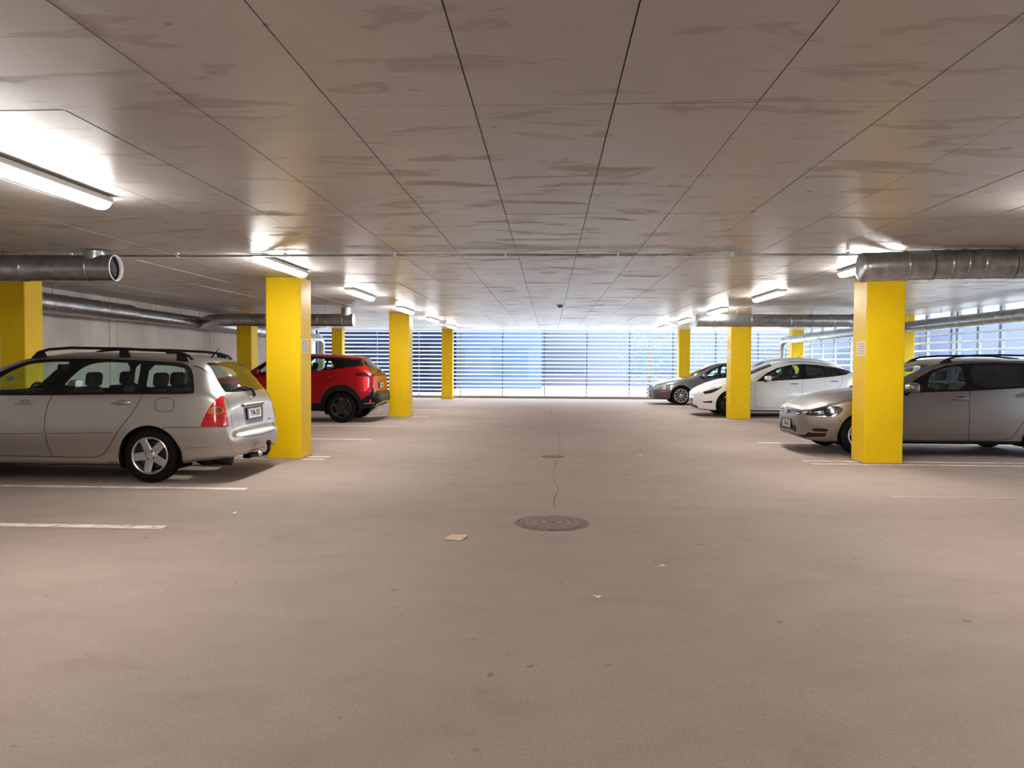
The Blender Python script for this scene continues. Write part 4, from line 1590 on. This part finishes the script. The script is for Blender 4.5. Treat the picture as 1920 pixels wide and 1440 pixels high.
c.cut('rear_door', P_RED, 'S', B1[::-1] + B2, each=True)
c.cut('tailgate', P_RED, 'R', [(0, 1.48), (.5, 1.46), (.60, 1.16), (.64, 1.04), (.63, .72), (0, .70)])
c.cut('hood', P_RED, 'T', [(.14, 0), (.2, .5), (.45, .62), (1.1, .66), (1.14, 0)])
c.cut('sill_cladding_or_shade', M['black'], 'S', [(1.0, .05), (1.0, .43), (3.1, .435), (3.1, .05)])
for cx in (.87, 3.47):
    c.cut('arch_cladding', M['black'], 'S', [(cx - .47, .05)] + [(cx - .47, .42)] + [(cx + .47 * math.cos(math.radians(a)), .37 + .485 * math.sin(math.radians(a))) for a in range(170, 9, -10)] + [(cx + .47, .42), (cx + .47, .05)], each=True, off=.006)
c.cut('rear_bumper', M['black'], 'M', [('S', 3.90, .05), ('S', 3.90, .50), ('S', 3.94, .52), ('S', 4.04, .60), ('S', 4.12, .635), ('R', .66, .655), ('R', .60, .685), ('R', 0, .685), ('I', -1, -1), ('I', -1, 0), ('I', c.iu_x(3.90), 0)], off=.004)
BLK = mat('gloss_black', (.004, .004, .0045, 1), .1, spec=.3)
c.cut('window_trim', BLK, 'S', [(1.35, 1.055), (2.26, 1.10), (2.79, 1.135), (3.1, 1.175), (3.41, 1.215), (3.66, 1.25), (3.88, 1.27), (3.93, 1.25), (3.84, 1.42), (3.5, 1.445), (3.1, 1.465), (2.6, 1.485), (2.1, 1.465), (1.78, 1.39), (1.5, 1.21)])
c.cut('side_window', M['glass'], 'S', [(1.52, 1.09), (1.66, 1.25), (1.84, 1.38), (2.14, 1.435), (2.22, 1.435), (2.2, 1.12)], smooth=1, each=True)
c.cut('side_window', M['glass'], 'S', [(2.32, 1.13), (2.32, 1.44), (2.8, 1.455), (3.09, 1.43), (3.05, 1.175), (2.8, 1.15)], smooth=1, each=True)
c.cut('side_window', M['glass'], 'S', [(3.10, 1.20), (3.135, 1.42), (3.20, 1.37), (3.275, 1.28), (3.26, 1.225)], smooth=1, each=True)
c.cut('windscreen', M['glass'], 'F', [(0, 1.11), (.6, 1.10), (.56, 1.36), (.5, 1.44), (0, 1.49)], smooth=1)
c.cut('rear_window', M['glass_dark'], 'R', [(0, 1.13), (.58, 1.13), (.60, 1.16), (.50, 1.40), (0, 1.42)], smooth=1)
c.cut('tail_lamp', mat('smoked_lamp', (.03, .004, .006, 1), .1, coat=1.0), 'S', [(3.76, 1.05), (3.82, 1.12), (3.98, 1.135), (4.11, 1.06), (4.14, 1.04)], each=True, off=.004)
c.cut('lamp_bar', BLK, 'R', [(0, 1.045), (.68, 1.05), (.62, 1.12), (0, 1.115)], off=.003)
c.cut('rear_reflector', R_LENS, 'S', [(4.09, .44), (4.09, .52), (4.14, .525), (4.14, .445)], smooth=1, each=True, off=.008)
c.cut('chrome_strip', M['chrome'], 'S', [(3.98, .432), (4.19, .44), (4.19, .448), (3.98, .44)], off=.008)
c.cut('licence_recess', P_RED, 'R', [(0, .74), (.26, .74), (.29, .92), (0, .92)], off=-.004)
c.seam('S', B1)
c.seam('S', B2, smooth=1)
c.seam('S', [(1.25, 1.05), (1.24, .44)])
c.seam('R', [(.64, 1.04), (.635, .72), (.6, .70), (0, .695)], .006)
c.cut('head_lamp', H_LENS, 'S', [(.14, .74), (.2, .80), (.5, .86), (.48, .8), (.2, .7)], each=True, off=.004)
c.cut('grille', M['black'], 'F', [(0, .48), (.42, .48), (.44, .68), (0, .70)])
for cx in (.87, 3.47):
    c.arch(cx, .335, .385)
car.build(P_RED)
for cx in (.87, 3.47):
    c.wheel(cx, .34, .226, (5, .016, .030, .006, .16), spin=.3, rim=M['dark_alloy'], inset=.03, well=.04)
c.seats(2.25, 3.0, .66)
c.dash(1.55, 1.08)
c.mirror_in(1.9, 1.38)
c.mirrors(1.6, 1.13, .87, P_RED)
c.handle(3.12, 1.02, P_RED, parent_part='rear_door')
c.handle(2.1, .99, P_RED, parent_part='front_door')
c.plate(4.205, .83, 'LNX-582', True)
# roof spoiler
sp = []
for y in np.linspace(-.56, .56, 13):
    pa = c.pt_top(3.66, y, .008)[0]
    sp.append((pa, Vector((3.865 - .06 * (abs(y) / .56) ** 3, y, 1.468 - .02 * (abs(y) / .56) ** 2))))
V, Fc = [], []
for (a, b) in sp:
    V += [tuple(a), tuple(b), (b.x - .01, b.y, b.z - .022), (a.x, a.y, a.z - .03)]
for i in range(len(sp) - 1):
    Fc += [(4 * i + k, 4 * i + (k + 1) % 4, 4 * i + 4 + (k + 1) % 4, 4 * i + 4 + k) for k in range(4)]
Fc += [(3, 2, 1, 0), tuple(4 * (len(sp) - 1) + k for k in range(4))]
mesh_obj('roof_spoiler', V, Fc, P_RED, c.root, False)
wp = [c.pt_rear(y, z, o)[0] for (y, z, o) in ((0, 1.12, .02), (.02, 1.16, .03), (.25, 1.19, .025))]
MB().tube([tuple(p) for p in wp], [.016, .012, .006], 8).build('rear_wiper', M['black'], c.root, True)
MB().tube([(4.05, -.5, .29), (4.2, -.5, .30)], .03, 12).build('exhaust_tip', M['chrome'], c.root, True)
tr = [c.pt_rear(y, z, .006)[0] for (y, z) in ((-.60, .405), (-.52, .43), (-.30, .435), (0, .438), (.30, .435), (.52, .43), (.60, .405))]
MB().tube([tuple(q) for q in tr], .014, 8).build('bumper_trim', M['chrome'], c.root, True)


# ============================================================ silver hatchback estate with rails, right foreground
P_SIL2 = paint('silver_grey_paint', lin(146, 141, 137), 1.0, .37, .5)
K = [
    [0.000, .42, .10, .46, .12, .50, .11, .52, .10, .53],
    [0.006, .36, .28, .45, .31, .55, .29, .57, .26, .585],
    [0.020, .305, .43, .45, .46, .60, .44, .62, .40, .635],
    [0.060, .255, .56, .45, .60, .645, .58, .67, .52, .687],
    [0.130, .225, .65, .45, .70, .685, .68, .715, .58, .738],
    [0.220, .21, .71, .46, .77, .72, .74, .76, .61, .788],
    [0.350, .20, .77, .48, .84, .765, .80, .815, .64, .85],
    [0.600, .19, .80, .52, .885, .83, .83, .885, .66, .925],
    [0.887, .19, .805, .55, .895, .895, .835, .94, .67, .97],
    [1.196, .19, .805, .55, .895, .935, .835, .98, .68, 1.01],
    [1.398, .19, .805, .55, .895, .95, .83, 1.09, .665, 1.15],
    [1.749, .19, .805, .55, .895, .965, .825, 1.27, .63, 1.33],
    [2.090, .19, .805, .55, .895, .98, .82, 1.39, .605, 1.435],
    [2.440, .19, .805, .55, .895, 1.0, .82, 1.435, .59, 1.475],
    [2.890, .19, .805, .55, .895, 1.03, .82, 1.445, .58, 1.485],
    [3.560, .20, .80, .55, .895, 1.07, .815, 1.435, .57, 1.47],
    [4.090, .24, .78, .55, .875, 1.08, .80, 1.39, .555, 1.42],
    [4.350, .27, .75, .55, .85, 1.02, .77, 1.20, .58, 1.24],
    [4.510, .30, .72, .55, .82, .88, .75, .96, .60, .99],
    [4.560, .32, .70, .54, .79, .70, .73, .75, .61, .77],
    [4.620, .36, .60, .5, .70, .60, .66, .62, .58, .63],
    [4.650, .46, .03, .49, .05, .51, .04, .52, .03, .53],
]
car = Car('hatchback_car', K, (3.82, 12.55, 0), 'silver car with black roof rails and dark rear glass behind the large right pillar', nu=150, nt=72)
c = car
B1 = [(2.42, 1.0), (2.39, .8), (2.39, .45), (2.42, .24)]
B2 = [(3.51, 1.07), (3.47, .95), (3.34, .78), (3.17, .55), (3.07, .36), (2.99, .27)]
c.cut('hood', P_SIL2, 'T', [(.13, 0), (.17, .46), (.32, .60), (.6, .655), (1.12, .68), (1.16, 0)])
c.cut('front_door', P_SIL2, 'S', [(1.34, .25), (1.31, .6), (1.34, .94)] + B1, each=True)
c.cut('rear_door', P_SIL2, 'S', B1[::-1] + B2, each=True)
c.cut('front_bumper', P_SIL2, 'M', [('I', 0, 0), ('I', 0, -1), ('F', 0, .595), ('F', .45, .59), ('S', .10, .60), ('S', .24, .578), ('S', .50, .583), ('S', .545, .50), ('S', .545, .05), ('I', c.iu_x(.545), 0)])
c.seam('M' if False else 'S', [(0.5, .583), (0.545, .50), (0.545, .2)], .006)
c.cut('windscreen', M['glass'], 'F', [(0, 1.02), (.62, .985), (.565, 1.31), (.52, 1.385), (0, 1.425)], smooth=1)
c.cut('window_trim', BLK, 'S', [(1.45, .955), (2.39, .99), (3.49, 1.06), (4.04, 1.09), (4.19, 1.12), (4.04, 1.33), (3.89, 1.385), (3.49, 1.405), (2.89, 1.415), (2.49, 1.405), (2.17, 1.37), (1.93, 1.29), (1.66, 1.14)])
c.cut('side_window', M['glass'], 'S', [(1.81, 1.0), (1.88, 1.2), (2, 1.29), (2.21, 1.35), (2.34, 1.365), (2.39, 1.34), (2.38, 1.015)], smooth=1, each=True)
c.cut('side_window', M['glass'], 'S', [(1.62, .985), (1.76, 1.09), (1.77, .99)], each=True)
c.cut('side_window', M['glass_dark'], 'S', [(2.49, 1.025), (2.51, 1.37), (2.89, 1.38), (3.29, 1.375), (3.45, 1.33), (3.43, 1.08)], smooth=1, each=True)
c.cut('side_window', M['glass_dark'], 'S', [(3.53, 1.09), (3.55, 1.36), (3.85, 1.345), (4.01, 1.28), (4.11, 1.13)], smooth=1, each=True)
c.seam('S', [(3.40, 1.37), (3.44, 1.22), (3.38, 1.08)], .008, part='window_strip', m=M['chrome'])
c.cut('rear_window', M['glass_dark'], 'R', [(0, 1.02), (.58, 1.02), (.50, 1.36), (0, 1.38)], smooth=1)
HL_IN = mat('headlamp_dark', (.03, .03, .034, 1), .12, .5, 1.0)
c.cut('head_lamp', HL_IN, 'S', [(0.0782, .60), (0.101, .648), (0.184, .695), (0.313, .738), (0.423, .755), (0.506, .748), (0.571, .71), (0.534, .655), (0.46, .60), (0.386, .585), (0.202, .578)], each=True, off=.004, smooth=1)
c.cut('headlamp_strip', M['chrome'], 'S', [(0.092, .60), (0.202, .583), (0.423, .589), (0.506, .655), (0.488, .652), (0.405, .604), (0.202, .597)], each=True, off=.007)
c.cut('headlamp_reflector', M['lamp_metal'], 'S', [(0.331, .655), (0.34, .715), (0.405, .73), (0.432, .69), (0.405, .645)], smooth=2, each=True, off=.007)
c.cut('headlamp_reflector', M['lamp_metal'], 'S', [(0.451, .64), (0.478, .72), (0.524, .725), (0.552, .70), (0.506, .645)], smooth=1, each=True, off=.007)
c.cut('headlamp_reflector', M['lamp_metal'], 'S', [(0.23, .635), (0.239, .69), (0.285, .70), (0.308, .66), (0.285, .625)], smooth=2, each=True, off=.007)
c.cut('grille', M['black'], 'F', [(0, .60), (.54, .60), (.56, .64), (.50, .678), (0, .672)])
c.cut('grille_bar', M['chrome'], 'F', [(0, .617), (.55, .613), (.55, .621), (0, .626)], off=.006)
c.cut('grille_bar', M['chrome'], 'F', [(0, .645), (.54, .642), (.54, .649), (0, .653)], off=.006)
c.cut('air_intake', M['black'], 'F', [(0, .315), (.40, .315), (.43, .35), (.41, .425), (0, .425)])
c.cut('intake_bar', M['lining'], 'F', [(0, .365), (.42, .362), (.42, .372), (0, .376)], off=.006)
c.cut('fog_slot', M['black'], 'S', [(0.165, .36), (0.16, .41), (0.36, .412), (0.365, .365)], each=True, smooth=1)
c.cut('fog_slot', M['black'], 'M', [('F', 0, .29), ('F', .46, .295), ('S', .09, .30), ('S', .115, .342), ('S', .345, .348), ('S', .33, .29), ('S', .14, .268), ('F', .46, .262), ('F', 0, .268)], each=False)
c.cut('lower_lip', M['black'], 'S', [(0.3, .0), (0.3, .205), (0.45, .225), (0.545, .235), (.545, 0)])
c.seam('S', [(1.30, .94), (1.27, .6), (1.30, .25)])
c.seam('S', B1, smooth=1)
c.seam('S', B2 + [(2.6, .26), (1.32, .25)], smooth=1)
c.seam('S', [(1.2, .345), (2.2, .355), (2.9, .372), (3.02, .40)], .012, part='sill_crease', m=P_SIL2)
c.seam('T', [(.13, 0), (.17, .46), (.32, .60), (.6, .655), (1.12, .68)], .006)
c.cut('sill_cladding_or_shade', M['black'], 'S', [(1.2, 0), (1.2, .238), (3.2, .25), (3.2, 0)])  # painted shade: black band for the dark below the sill crease
c.cut('tail_lamp', R_LENS, 'S', [(4.29, .86), (4.31, 1.0), (4.49, .98), (4.53, .84)], each=True, off=.004)
for cx in (.86, 3.55):
    c.arch(cx, .315, .355)
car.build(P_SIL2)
for cx in (.86, 3.55):
    c.wheel(cx, .317, .212, (5, .020, .022, .012, .17), spin=.2, rim=M['bright_alloy'], inset=.03)
c.seats(2.31, 3.14, .58, headz=.02)
c.dash(1.6, .98)
c.mirror_in(1.9, 1.3)
c.mirrors(1.52, 1.04, .87, P_SIL2, (.15, .22, .15))
c.handle(2.28, .875, P_SIL2, parent_part='front_door')
c.handle(3.19, .93, P_SIL2, parent_part='rear_door')
c.rails([(2.11, 1.40), (2.21, 1.46), (2.34, 1.50), (2.6, 1.522), (3.0, 1.53), (3.5, 1.52), (3.9, 1.48), (4.05, 1.42)], .55, M['black'], [2.21, 3.92], .015)
c.plate(-.012, .435, 'ZNJ-633', False)
p = Vector((.0, 0, .635))
em = MB()
V, Fc = [], []
for k in range(32):
    a = 2 * math.pi * k / 32
    for q in range(6):
        b = 2 * math.pi * q / 6
        V.append((-.012 + .006 * math.sin(b), (.058 + .006 * math.cos(b)) * math.cos(a), .640 + (.058 + .006 * math.cos(b)) * math.sin(a)))
        Fc.append((k * 6 + q, ((k + 1) % 32) * 6 + q, ((k + 1) % 32) * 6 + (q + 1) % 6, k * 6 + (q + 1) % 6))
em.add(V, Fc)
for (pts) in (((-.028, .045), (-.006, .006), (.0, .006), (.006, .006), (.028, .045)), ((-.048, .03), (-.022, -.042), (0, .0), (.022, -.042), (.048, .03))):
    em.tube([(-.014, a, .640 + b) for a, b in pts], .006, 6)
badge = em.build('round_badge', M['chrome'], c.root, True)
V, Fc = lathe_vf([(.0005, .0), (.056, .0)], 28, 'x')
MB().add(V, Fc, Matrix.Translation((-.009, 0, .640))).build('badge_disc', M['black'], badge)
for s in (-1, 1):
    a = [c.pt_top(x, s * y, .012)[0] for (x, y) in ((1.20, .55), (1.28, .3), (1.32, 0))]
    MB().tube([tuple(q) for q in a], [.012, .01, .006], 8).build('wiper', M['black'], c.root, True)

# ============================================================ white saloon
P_WHT = paint('white_paint', lin(226, 226, 226), 0.0, .3, 1.0)
K = [
    [0.00, .42, .06, .46, .08, .49, .07, .51, .06, .52],
    [0.008, .35, .22, .44, .24, .52, .23, .54, .20, .555],
    [0.03, .27, .40, .42, .43, .565, .41, .585, .35, .60],
    [0.09, .205, .56, .42, .61, .61, .57, .64, .48, .655],
    [0.20, .17, .70, .42, .76, .67, .71, .71, .56, .735],
    [0.42, .155, .79, .46, .86, .775, .79, .815, .58, .84],
    [0.84, .15, .82, .5, .92, .885, .83, .935, .62, .965],
    [1.20, .15, .82, .52, .925, .915, .83, .985, .66, 1.02],
    [1.42, .15, .82, .52, .925, .925, .83, 1.075, .66, 1.13],
    [1.80, .15, .82, .52, .925, .935, .83, 1.235, .63, 1.30],
    [2.20, .15, .82, .52, .925, .955, .83, 1.355, .60, 1.415],
    [2.65, .15, .82, .52, .925, .985, .83, 1.395, .58, 1.45],
    [3.10, .15, .82, .52, .925, 1.02, .825, 1.375, .56, 1.435],
    [3.60, .16, .82, .52, .92, 1.06, .81, 1.28, .55, 1.345],
    [4.00, .18, .80, .53, .90, 1.10, .77, 1.17, .56, 1.22],
    [4.25, .21, .78, .55, .88, 1.06, .74, 1.10, .58, 1.12],
    [4.52, .26, .74, .58, .82, 1.0, .68, 1.04, .58, 1.055],
    [4.62, .30, .68, .58, .76, .90, .66, .94, .58, .95],
    [4.67, .36, .55, .56, .65, .72, .58, .75, .50, .76],
    [4.69, .48, .03, .54, .05, .6, .04, .62, .03, .63],
]
car = Car('saloon_car', K, (3.76, 20.68, 0), 'white saloon car with a smooth grille-free nose behind the second right pillar', nu=120, nt=64)
c = car
B1 = [(2.66, .98), (2.64, .7), (2.66, .33), (2.68, .26)]
B2 = [(3.66, 1.07), (3.64, .9), (3.5, .7), (3.3, .5), (3.2, .3)]
c.cut('hood', P_WHT, 'T', [(.3, 0), (.34, .5), (.6, .57), (1.18, .66), (1.2, 0)])
c.cut('front_door', P_WHT, 'S', [(1.49, .25), (1.46, .55), (1.47, .91)] + B1, each=True)
c.cut('rear_door', P_WHT, 'S', B1[::-1] + B2, each=True)
c.cut('windscreen', M['glass'], 'F', [(0, 1.0), (.61, .955), (.585, 1.22), (.53, 1.34), (0, 1.41)], smooth=1)
c.cut('glass_roof', M['glass_dark'], 'T', [(2.35, 0), (2.35, .48), (2.9, .5), (3.9, .45), (4.15, .40), (4.2, 0)], smooth=1)
c.cut('window_trim', M['black'], 'S', [(1.50, .912), (1.96, .935), (2.79, .985), (3.47, 1.055), (3.75, 1.095), (3.98, 1.18), (4.06, 1.205), (3.54, 1.285), (3.06, 1.345), (2.73, 1.365), (2.42, 1.345), (2.06, 1.255), (1.80, 1.13)])
c.cut('side_window', M['glass'], 'S', [(1.66, .94), (1.86, 1.115), (2.1, 1.235), (2.42, 1.325), (2.62, 1.34), (2.61, .985)], smooth=1, each=True)
c.cut('side_window', M['glass'], 'S', [(2.78, .998), (2.80, 1.345), (3.06, 1.325), (3.54, 1.262), (3.82, 1.205), (3.70, 1.10), (3.4, 1.06)], smooth=1, each=True)
c.cut('head_lamp', HL_IN, 'S', [(.17, .585), (.21, .645), (.40, .70), (.66, .785), (.62, .745), (.50, .665), (.36, .605), (.2, .575)], each=True, off=.003)
c.cut('fog_slot', M['black'], 'S', [(.16, .39), (.40, .415), (.40, .36), (.22, .36)], each=True)
c.cut('air_intake', M['black'], 'F', [(0, .215), (.52, .215), (.58, .23), (.5, .285), (0, .29)])
c.seam('S', [(1.47, .91), (1.46, .55), (1.49, .25)], .005)
c.seam('S', B1, .005)
c.seam('S', B2, .005, smooth=1)
c.seam('S', [(1.5, .245), (2.4, .25), (3.2, .27)], .006)
c.seam('T', [(.3, 0), (.34, .5), (.6, .57), (1.18, .66)], .005)
c.cut('sill_cladding_or_shade', M['black'], 'S', [(1.2, 0), (1.2, .175), (3.35, .175), (3.35, 0)])
c.cut('side_marker', M['black'], 'S', [(1.30, .70), (1.38, .71), (1.38, .725), (1.31, .72)])
c.cut('tail_lamp', R_LENS, 'S', [(4.3, .86), (4.4, .95), (4.6, .93), (4.62, .86)], each=True)
for cx in (.86, 3.735):
    c.arch(cx, .33, .365)
car.build(P_WHT)
for cx in (.86, 3.735):
    c.wheel(cx, .333, .236, (10, .016, .02, .02, 0), spin=.1, rim=M['dark_alloy'], inset=.025)
c.seats(2.5, 3.35, .52, headz=.02)
c.dash(1.75, .93)
c.mirror_in(2.1, 1.27)
c.mirrors(1.76, 1.005, .88, P_WHT, (.14, .22, .13))
c.handle(2.45, .86, M['black'], .19, style='flush', parent_part='front_door')
c.handle(3.45, .93, M['black'], .19, style='flush', parent_part='rear_door')
c.plate(-.008, .39, 'CKV-148', False, w=.42)

# ============================================================ small white car behind
P_WH2 = paint('cream_white_paint', lin(222, 220, 214), 0.0, .3, 1.0)
K = [
    [0.00, .45, .02, .5, .03, .54, .03, .56, .02, .57],
    [0.04, .32, .45, .46, .50, .64, .48, .68, .42, .71],
    [0.20, .22, .66, .46, .74, .74, .70, .78, .56, .82],
    [0.70, .19, .74, .52, .83, .88, .77, .92, .62, .95],
    [0.92, .19, .75, .52, .84, .93, .78, .98, .63, 1.02],
    [1.15, .19, .75, .52, .845, .95, .78, 1.17, .62, 1.22],
    [1.50, .19, .75, .52, .845, .97, .78, 1.40, .59, 1.45],
    [1.95, .19, .75, .52, .845, 1.0, .775, 1.47, .57, 1.53],
    [2.50, .19, .75, .52, .845, 1.03, .77, 1.485, .555, 1.55],
    [3.10, .20, .75, .52, .84, 1.06, .76, 1.45, .545, 1.51],
    [3.55, .24, .73, .52, .82, 1.05, .74, 1.36, .53, 1.40],
    [3.75, .28, .70, .52, .79, .96, .72, 1.05, .56, 1.08],
    [3.84, .33, .60, .5, .70, .68, .66, .72, .55, .74],
    [3.88, .46, .03, .5, .05, .54, .04, .56, .03, .57],
]
car = Car('compact_car', K, (4.80, 23.25, 0), 'small cream white car mostly hidden behind the white saloon', nu=80, nt=48)
c = car
c.cut('hood', P_WH2, 'T', [(.2, 0), (.24, .5), (.6, .58), (.92, .62), (.94, 0)])
c.cut('windscreen', M['glass'], 'F', [(0, 1.04), (.57, 1.02), (.54, 1.34), (.48, 1.42), (0, 1.49)], smooth=1)
c.cut('front_door', P_WH2, 'S', [(1.05, .25), (1.05, .95), (2.1, 1.0), (2.1, .25)], each=True)
c.cut('rear_door', P_WH2, 'S', [(2.1, .25), (2.1, 1.0), (3.0, 1.05), (2.75, .6), (2.65, .25)], each=True)
c.cut('window_trim', M['black'], 'S', [(1.10, .96), (2.1, 1.0), (3.3, 1.06), (3.4, 1.3), (3.2, 1.40), (2.5, 1.45), (1.95, 1.44), (1.6, 1.39), (1.3, 1.2)], smooth=1)
c.cut('side_window', M['glass'], 'S', [(1.25, 1.0), (1.5, 1.24), (1.7, 1.36), (2.0, 1.40), (2.05, 1.02)], smooth=1, each=True)
c.cut('side_window', M['glass'], 'S', [(2.15, 1.03), (2.15, 1.41), (2.9, 1.38), (3.0, 1.08)], smooth=1, each=True)
c.cut('rear_window', M['glass'], 'R', [(0, 1.08), (.54, 1.08), (.48, 1.36), (0, 1.37)], smooth=1)
c.cut('head_lamp', H_LENS, 'S', [(.1, .66), (.18, .75), (.48, .82), (.5, .74), (.2, .64)], each=True, off=.003)
c.cut('grille', M['black'], 'F', [(0, .34), (.4, .34), (.42, .46), (0, .46)])
c.cut('tail_lamp', R_LENS, 'S', [(3.6, .8), (3.56, 1.02), (3.7, 1.0), (3.8, .8)], each=True)
c.seam('S', [(1.05, .95), (1.05, .25)])
c.seam('S', [(2.1, 1.0), (2.1, .25)])
for cx in (.68, 3.15):
    c.arch(cx, .29, .33)
car.build(P_WH2)
for cx in (.68, 3.15):
    c.wheel(cx, .295, .19, (7, .025, .03, .012, 0), rim=M['alloy'], well=.03)
c.seats(2.0, 2.75, .6)
c.dash(1.35, 1.0)
c.mirrors(1.28, 1.06, .80, P_WH2)
p = c.pt_top(2.55, 0)[0]
MB().tube([(p.x, 0, p.z), (p.x + .05, 0, p.z + .01), (p.x + .17, 0, p.z + .21)], [.012, .006, .003], 8).build('antenna', M['black'], c.root, True)

# ============================================================ dark grey saloon at the far right
P_GRY = paint('dark_grey_paint', lin(88, 92, 94), .5, .35, .9)
P_GR2 = mat('grey_bumper_plastic', lin(78, 74, 76), .5)
K = [
    [0.00, .36, .06, .40, .08, .44, .07, .46, .06, .47],
    [0.008, .31, .24, .38, .26, .48, .25, .50, .22, .51],
    [0.025, .25, .42, .38, .46, .50, .44, .53, .38, .55],
    [0.055, .21, .57, .38, .62, .54, .58, .605, .48, .635],
    [0.12, .19, .68, .38, .74, .58, .68, .655, .55, .69],
    [0.40, .18, .75, .44, .83, .67, .76, .735, .60, .78],
    [0.90, .18, .77, .5, .86, .79, .79, .84, .62, .88],
    [1.28, .18, .77, .52, .86, .86, .79, .90, .64, .925],
    [1.50, .18, .77, .52, .86, .88, .79, 1.00, .63, 1.06],
    [1.85, .18, .77, .52, .86, .90, .79, 1.20, .59, 1.27],
    [2.20, .18, .77, .52, .86, .915, .785, 1.335, .56, 1.39],
    [2.60, .18, .77, .52, .86, .93, .785, 1.37, .55, 1.42],
    [3.10, .18, .77, .52, .86, .95, .78, 1.35, .54, 1.40],
    [3.55, .19, .76, .52, .85, .97, .77, 1.18, .55, 1.22],
    [3.90, .21, .75, .53, .84, .97, .74, 1.0, .60, 1.02],
    [4.30, .25, .72, .55, .80, .92, .70, .95, .60, .97],
    [4.42, .30, .66, .55, .74, .80, .68, .83, .6, .84],
    [4.48, .46, .03, .5, .05, .54, .04, .56, .03, .57],
]
car = Car('dark_saloon_car', K, (3.35, 25.96, 0), 'dark grey saloon car with ten-spoke alloy wheel at the far right', nu=100, nt=56)
c = car
c.cut('hood', P_GRY, 'T', [(.13, 0), (.15, .45), (.4, .58), (1.26, .64), (1.28, 0)])
c.cut('front_bumper', P_GR2, 'M', [('I', 0, 0), ('I', 0, -1), ('F', 0, .50), ('F', .5, .50), ('S', .10, .495), ('S', .50, .475), ('S', .56, .44), ('S', .56, .05), ('I', c.iu_x(.56), 0)])
c.cut('front_door', P_GRY, 'S', [(1.40, .25), (1.38, .6), (1.40, .86), (2.45, .92), (2.42, .6), (2.45, .25)], each=True)
c.cut('rear_door', P_GRY, 'S', [(2.45, .25), (2.42, .6), (2.45, .92), (3.4, .96), (3.25, .7), (3.0, .5), (2.95, .25)], each=True)
c.cut('windscreen', M['glass'], 'F', [(0, .945), (.60, .925), (.55, 1.18), (.49, 1.31), (0, 1.37)], smooth=1)
c.cut('window_trim', M['black'], 'S', [(1.46, .885), (2.45, .92), (3.4, .955), (3.62, 1.0), (3.5, 1.14), (3.2, 1.29), (2.6, 1.335), (2.25, 1.31), (1.95, 1.19)])
c.cut('side_window', M['glass'], 'S', [(1.72, .925), (1.95, 1.12), (2.2, 1.25), (2.40, 1.295), (2.40, .94)], smooth=1, each=True)
c.cut('side_window', M['glass'], 'S', [(2.52, .945), (2.52, 1.305), (3.1, 1.27), (3.4, 1.12), (3.45, .98)], smooth=1, each=True)
c.cut('rear_window', M['glass'], 'R', [(0, 1.04), (.54, 1.04), (.48, 1.3), (0, 1.37)], smooth=1)
c.cut('head_lamp', mat('lamp_glass_grey', lin(150, 158, 176), .1, .3, 1.0), 'S', [(.075, .505), (.085, .60), (.13, .63), (.30, .652), (.30, .505)], each=True, off=.004)
c.cut('corner_lamp', M['bright_alloy'], 'S', [(.31, .505), (.31, .65), (.40, .655), (.43, .60), (.42, .51)], each=True, off=.004)
c.cut('side_marker', A_LENS, 'S', [(.28, .435), (.28, .465), (.50, .47), (.46, .435)], each=True, off=.006)
c.cut('grille', M['black'], 'F', [(0, .505), (.26, .505), (.28, .61), (0, .62)])
c.cut('grille_frame', M['chrome'], 'F', [(.26, .505), (.285, .505), (.305, .62), (.28, .615)], off=.004)
c.cut('air_intake', M['plate_blue'] if False else M['black'], 'F', [(0, .245), (.5, .25), (.5, .31), (0, .31)])
c.cut('tail_lamp', R_LENS, 'S', [(4.2, .66), (4.2, .9), (4.38, .88), (4.43, .68)], each=True)
c.seam('S', [(1.40, .86), (1.38, .6), (1.40, .25)])
c.seam('S', [(2.45, .92), (2.42, .6), (2.45, .25)])
c.seam('S', [(.40, .665), (.9, .785), (1.28, .855)], .007)
c.seam('S', [(.08, .50), (.50, .48)], .006)
for cx in (.92, 3.47):
    c.arch(cx, .305, .345)
car.build(P_GRY)
for cx in (.92, 3.47):
    c.wheel(cx, .307, .218, (10, .007, .010, .01, .09), rim=M['bright_alloy'], inset=.025, well=.03)
c.seats(2.38, 3.15, .52)
c.dash(1.75, .92)
c.mirror_in(2.05, 1.22)
c.mirrors(1.66, .955, .82, P_GRY, (.13, .2, .12))
c.handle(2.25, .80, P_GRY, parent_part='front_door')
c.handle(3.2, .83, P_GRY, parent_part='rear_door')
c.plate(-.01, .40, 'HYR-905', False)
lv = MB()
rg = random.Random(9)
lr = tag(empty('leaf_cluster', (3.35 + 1.16, 25.75, .915)), 'dry leaves lying on the dark grey car bonnet by the windscreen', 'leaves', kind='stuff')
for k in range(26):
    x, y, s, a = rg.uniform(-.16, .12), rg.uniform(-.4, .3), rg.uniform(.02, .045), rg.uniform(0, 6)
    z = c.pt_top(1.16 + x, -.21 + y)[0].z - .915
    lv.add([(x, y, z + .002), (x + s * math.cos(a), y + s * math.sin(a), z + .006), (x + s * .5, y + s * .6, z + s * .9)], [(0, 1, 2), (2, 1, 0)])
lv.build('leaves', bpy.data.materials['dry_leaf'], lr)
